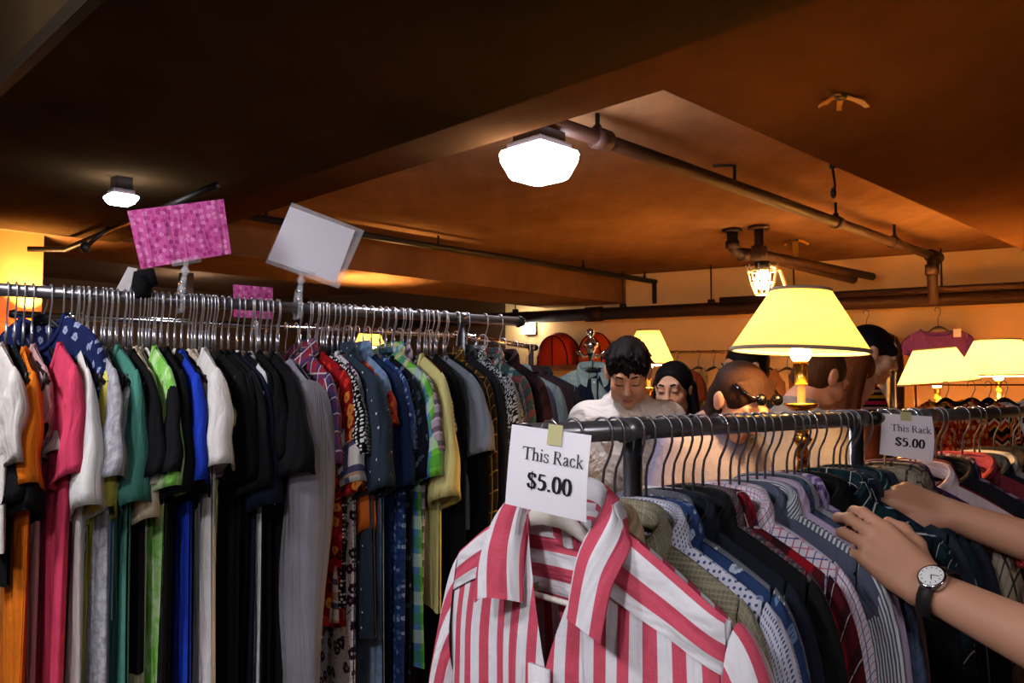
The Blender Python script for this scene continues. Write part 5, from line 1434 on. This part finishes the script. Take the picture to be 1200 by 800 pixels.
# coat stand with the pale teal shirt
cs = P(692, 384, 4.5)
st = empty('coat_stand', (cs.x, cs.y, 0), 0, 'chrome coat stand with ball finial beside the orange tents', 'coat stand')
MB().tube([(0, 0, .05), (0, 0, cs.z - .08)], .014, 12).build('pole', CHROME, st)
MB().lathe([(0.0, 0.0), (.02, -.012), (.024, -.03), (.012, -.05), (.03, -.075), (.045, -.09), (.03, -.115), (.016, -.14)], 16, (0, 0, cs.z)).build('finial', CHROME, st)
for k in range(4):
    a = PI / 4 + k * PI / 2; MB().tube([(0, 0, cs.z - .13), (.05 * math.cos(a), .05 * math.sin(a), cs.z - .16), (.10 * math.cos(a), .10 * math.sin(a), cs.z - .13)], .008, 8).build('hook', CHROME, st)
    MB().tube([(0, 0, .10), (.25 * math.cos(a), .25 * math.sin(a), .015)], .013, 8).build('leg', CHROME, st)
tl = Vector((cs.x, cs.y - .10, cs.z - .10))
lab = 'pale teal button shirt hanging on the coat stand'
hang('bb', tl, .12, lab); garment('shirt', lab, 'shirt', m_blot((142, 164, 160), (164, 182, 176), 30), tl, .12, 'long', L=.75, W=.21, collar='shirt', seed=350, buttons=4, th=.03)
lab = 'navy shirt half hidden beside the pale teal one'
p = tl + Vector((.10, .03, -.03)); hang('bb', p, .5, lab); garment('shirt', lab, 'shirt', S((26, 34, 56)), p, .5, 'long', L=.75, W=.2, collar='shirt', seed=351)
# shelf and pop-up tents
s0 = on_wall(622, 428, .45); s1_w = on_wall(730, 427, .45)
sh_ = empty('wall_shelf', s0, 0, 'wooden wall shelf under the orange tents', 'shelf')
v = s1_w - s0; v.z = 0
pts = [Vector((0, 0, 0)) - WN * .0, v, v + WN * .45, WN * .45]
m = MB(); m.add([*pts, *[p + Vector((0, 0, -.04)) for p in pts]], [(0, 1, 2, 3), (7, 6, 5, 4), (0, 4, 5, 1), (1, 5, 6, 2), (2, 6, 7, 3), (3, 7, 4, 0)]); m.build('board', WOODM, sh_, False)
for q in (.1, .9):
    p = v * q; MB().tube([p + WN * .1 + Vector((0, 0, -.04)), p + WN * .45 + Vector((0, 0, -.3))], .012, 8).build('bracket', DARKM, sh_)
TENT = m_solid((206, 60, 22)); TENT2 = m_solid((226, 84, 26))
for px, w, hh, mt, lab in ((656, .20, .30, TENT, 'rust orange pop-up tent dome with dark piping on the wall shelf'), (699, .15, .29, TENT2, 'brighter orange pop-up tent dome behind the coat stand')):
    c = on_wall(px, 428, .25); c.z = s0.z
    tn = empty('pop_up_tent', c, WRZ, lab, 'tent')
    rows = []
    for i in range(13):
        a = PI * i / 12; rows.append([(-w * math.cos(a) * (1 - .25 * abs(j / 6 - 1) ** 2), .16 * (j / 6 - 1), hh * math.sin(a) ** .8 * (1 - .12 * abs(j / 6 - 1) ** 2)) for j in range(13)])
    m = MB().grid(rows)
    for j in (0, 12): m.f.append(tuple(i * 13 + j for i in range(13)))
    m.build('shell', mt, tn)
    for y, q in ((-.163, .75 * 1.0), (0, 1.0), (.16, .75)):
        MB().tube([(-w * 1.01 * math.cos(PI * i / 16) * (1 if y == 0 else .75), y, hh * 1.01 * math.sin(PI * i / 16) ** .8 * (1 if y == 0 else .88)) for i in range(17)], .006, 6).build('piping', m_solid((60, 16, 12)), tn)
    MB().tube([(0, -.166, 0), (0, -.168, hh * .86)], .005, 6).build('zip', m_solid((60, 16, 12)), tn)
# second rack behind the tall one
BR = Rack(tuple(P(60, 381, 2.75)[:2]), tuple(P(556, 391, 3.75)[:2]), P(440, 389, 3.5).z)
make_rack('clothes_rack', BR, -.1, BR.len, CHROME, (0.05, BR.len - .08), 'chrome rack standing behind the tall rack', r=.012)
HCOL['b2'] = 'thin black'; HK['b2'] = make_hanger('coat_hanger', 'x', WIRE, BLACKP, .18, .08, .004, .014, False, .0018, 'hangers on the rack behind')
BK = [(96, S((30, 40, 80)), 'plain dark blue blouse on the rack behind', .0), (300, S((16, 16, 20)), 'black jumper on the rack behind', .0),
      (370, S((60, 24, 22)), 'dark brick blouse on the rack behind', 0), (410, S((130, 130, 140)), 'pale grey blouse on the rack behind', 0), (470, S((160, 60, 30)), 'burnt orange blouse on the rack behind', 0), (505, S((20, 20, 26)), 'inky blouse on the rack behind', 0)]
for k, (px, mat, lab, yw_) in enumerate(BK):
    p = BR.at(BR.t_for(px, 0)); z = BR.rz + yw_
    hang('b2', p, z, lab); garment('jumper' if 'jumper' in lab else 'blouse', lab, 'jumper' if 'jumper' in lab else 'blouse', mat, p, z, 'short', L=.7, seed=360 + k, group='clothes on the rack behind')
for px in list(range(335, 440, 12)) + list(range(446, 545, 11)):
    hang('b2', BR.at(BR.t_for(px, 0)), BR.rz + random.Random(px).uniform(-.1, .1))
for o in [o for o in bpy.data.objects if o.name.startswith('coat_hanger') and o.get('label', '').startswith('bare thin')]:
    o['label'] = 'bare thin black hanger on the chrome rack behind the tall rack'
c = [P(273, 333, 2.62), P(320, 337, 2.66), P(274, 371, 2.62), P(319, 374, 2.66)]
pc = empty('sign_card', sum(c, Vector()) / 4, 0, 'small pink patterned card seen through the tall rail hooks', 'sign')
card_sheet(pc, c[0], c[1], c[2], c[3], PINKP, 'card', .002, .002)
MB().tube([(0, 0.02, -.05), (0, .08, -.20)], .006, 8).build('stem', CLEARM, pc)
# orange scarf at the end of the tall rack and short far rail
p = LR.at(LR.t_for(588, 0)) + Vector((.02, .22, -.03))
lab = 'bright orange scarf top hanging past the end of the tall rack'
TR = Rack(tuple(P(545, 399, 3.1)[:2]), tuple(P(627, 404, 3.9)[:2]), P(600, 403, 3.6).z)
make_rack('clothes_rack', TR, 0, TR.len, CHROME, (.1, TR.len - .06), 'low chrome rack past the end of the tall rack', r=.011)
HK['b3'] = make_hanger('coat_hanger', 'x', WIRE, BLACKP, .18, .08, .004, .014, False, .0018, 'hangers on the low rack'); HCOL['b3'] = 'slim black'
q = TR.at(.18) + Vector((0, 0, .0)); hang('b3', q, TR.rz + .3, lab); garment('scarf_top', lab, 'top', S((232, 84, 30)), q + Vector((0, 0, .06)), TR.rz + .3, 'cap', L=.5, W=.16, seed=380, collar='none')
for k, (t_, c_, lb) in enumerate(((.40, (52, 46, 60), 'dusky purple coat on the low chrome rack'), (.55, (96, 110, 112), 'sage grey coat on the low chrome rack'), (.72, (40, 24, 28), 'deep maroon coat on the low chrome rack'), (.85, (30, 32, 38), 'charcoal coat on the low chrome rack'))):
    q = TR.at(t_); hang('b3', q, TR.rz, lb); garment('coat', lb, 'coat', S(c_), q, TR.rz, 'long', L=.9, seed=390 + k, th=.026, collar='shirt', group='coats on the low chrome rack')
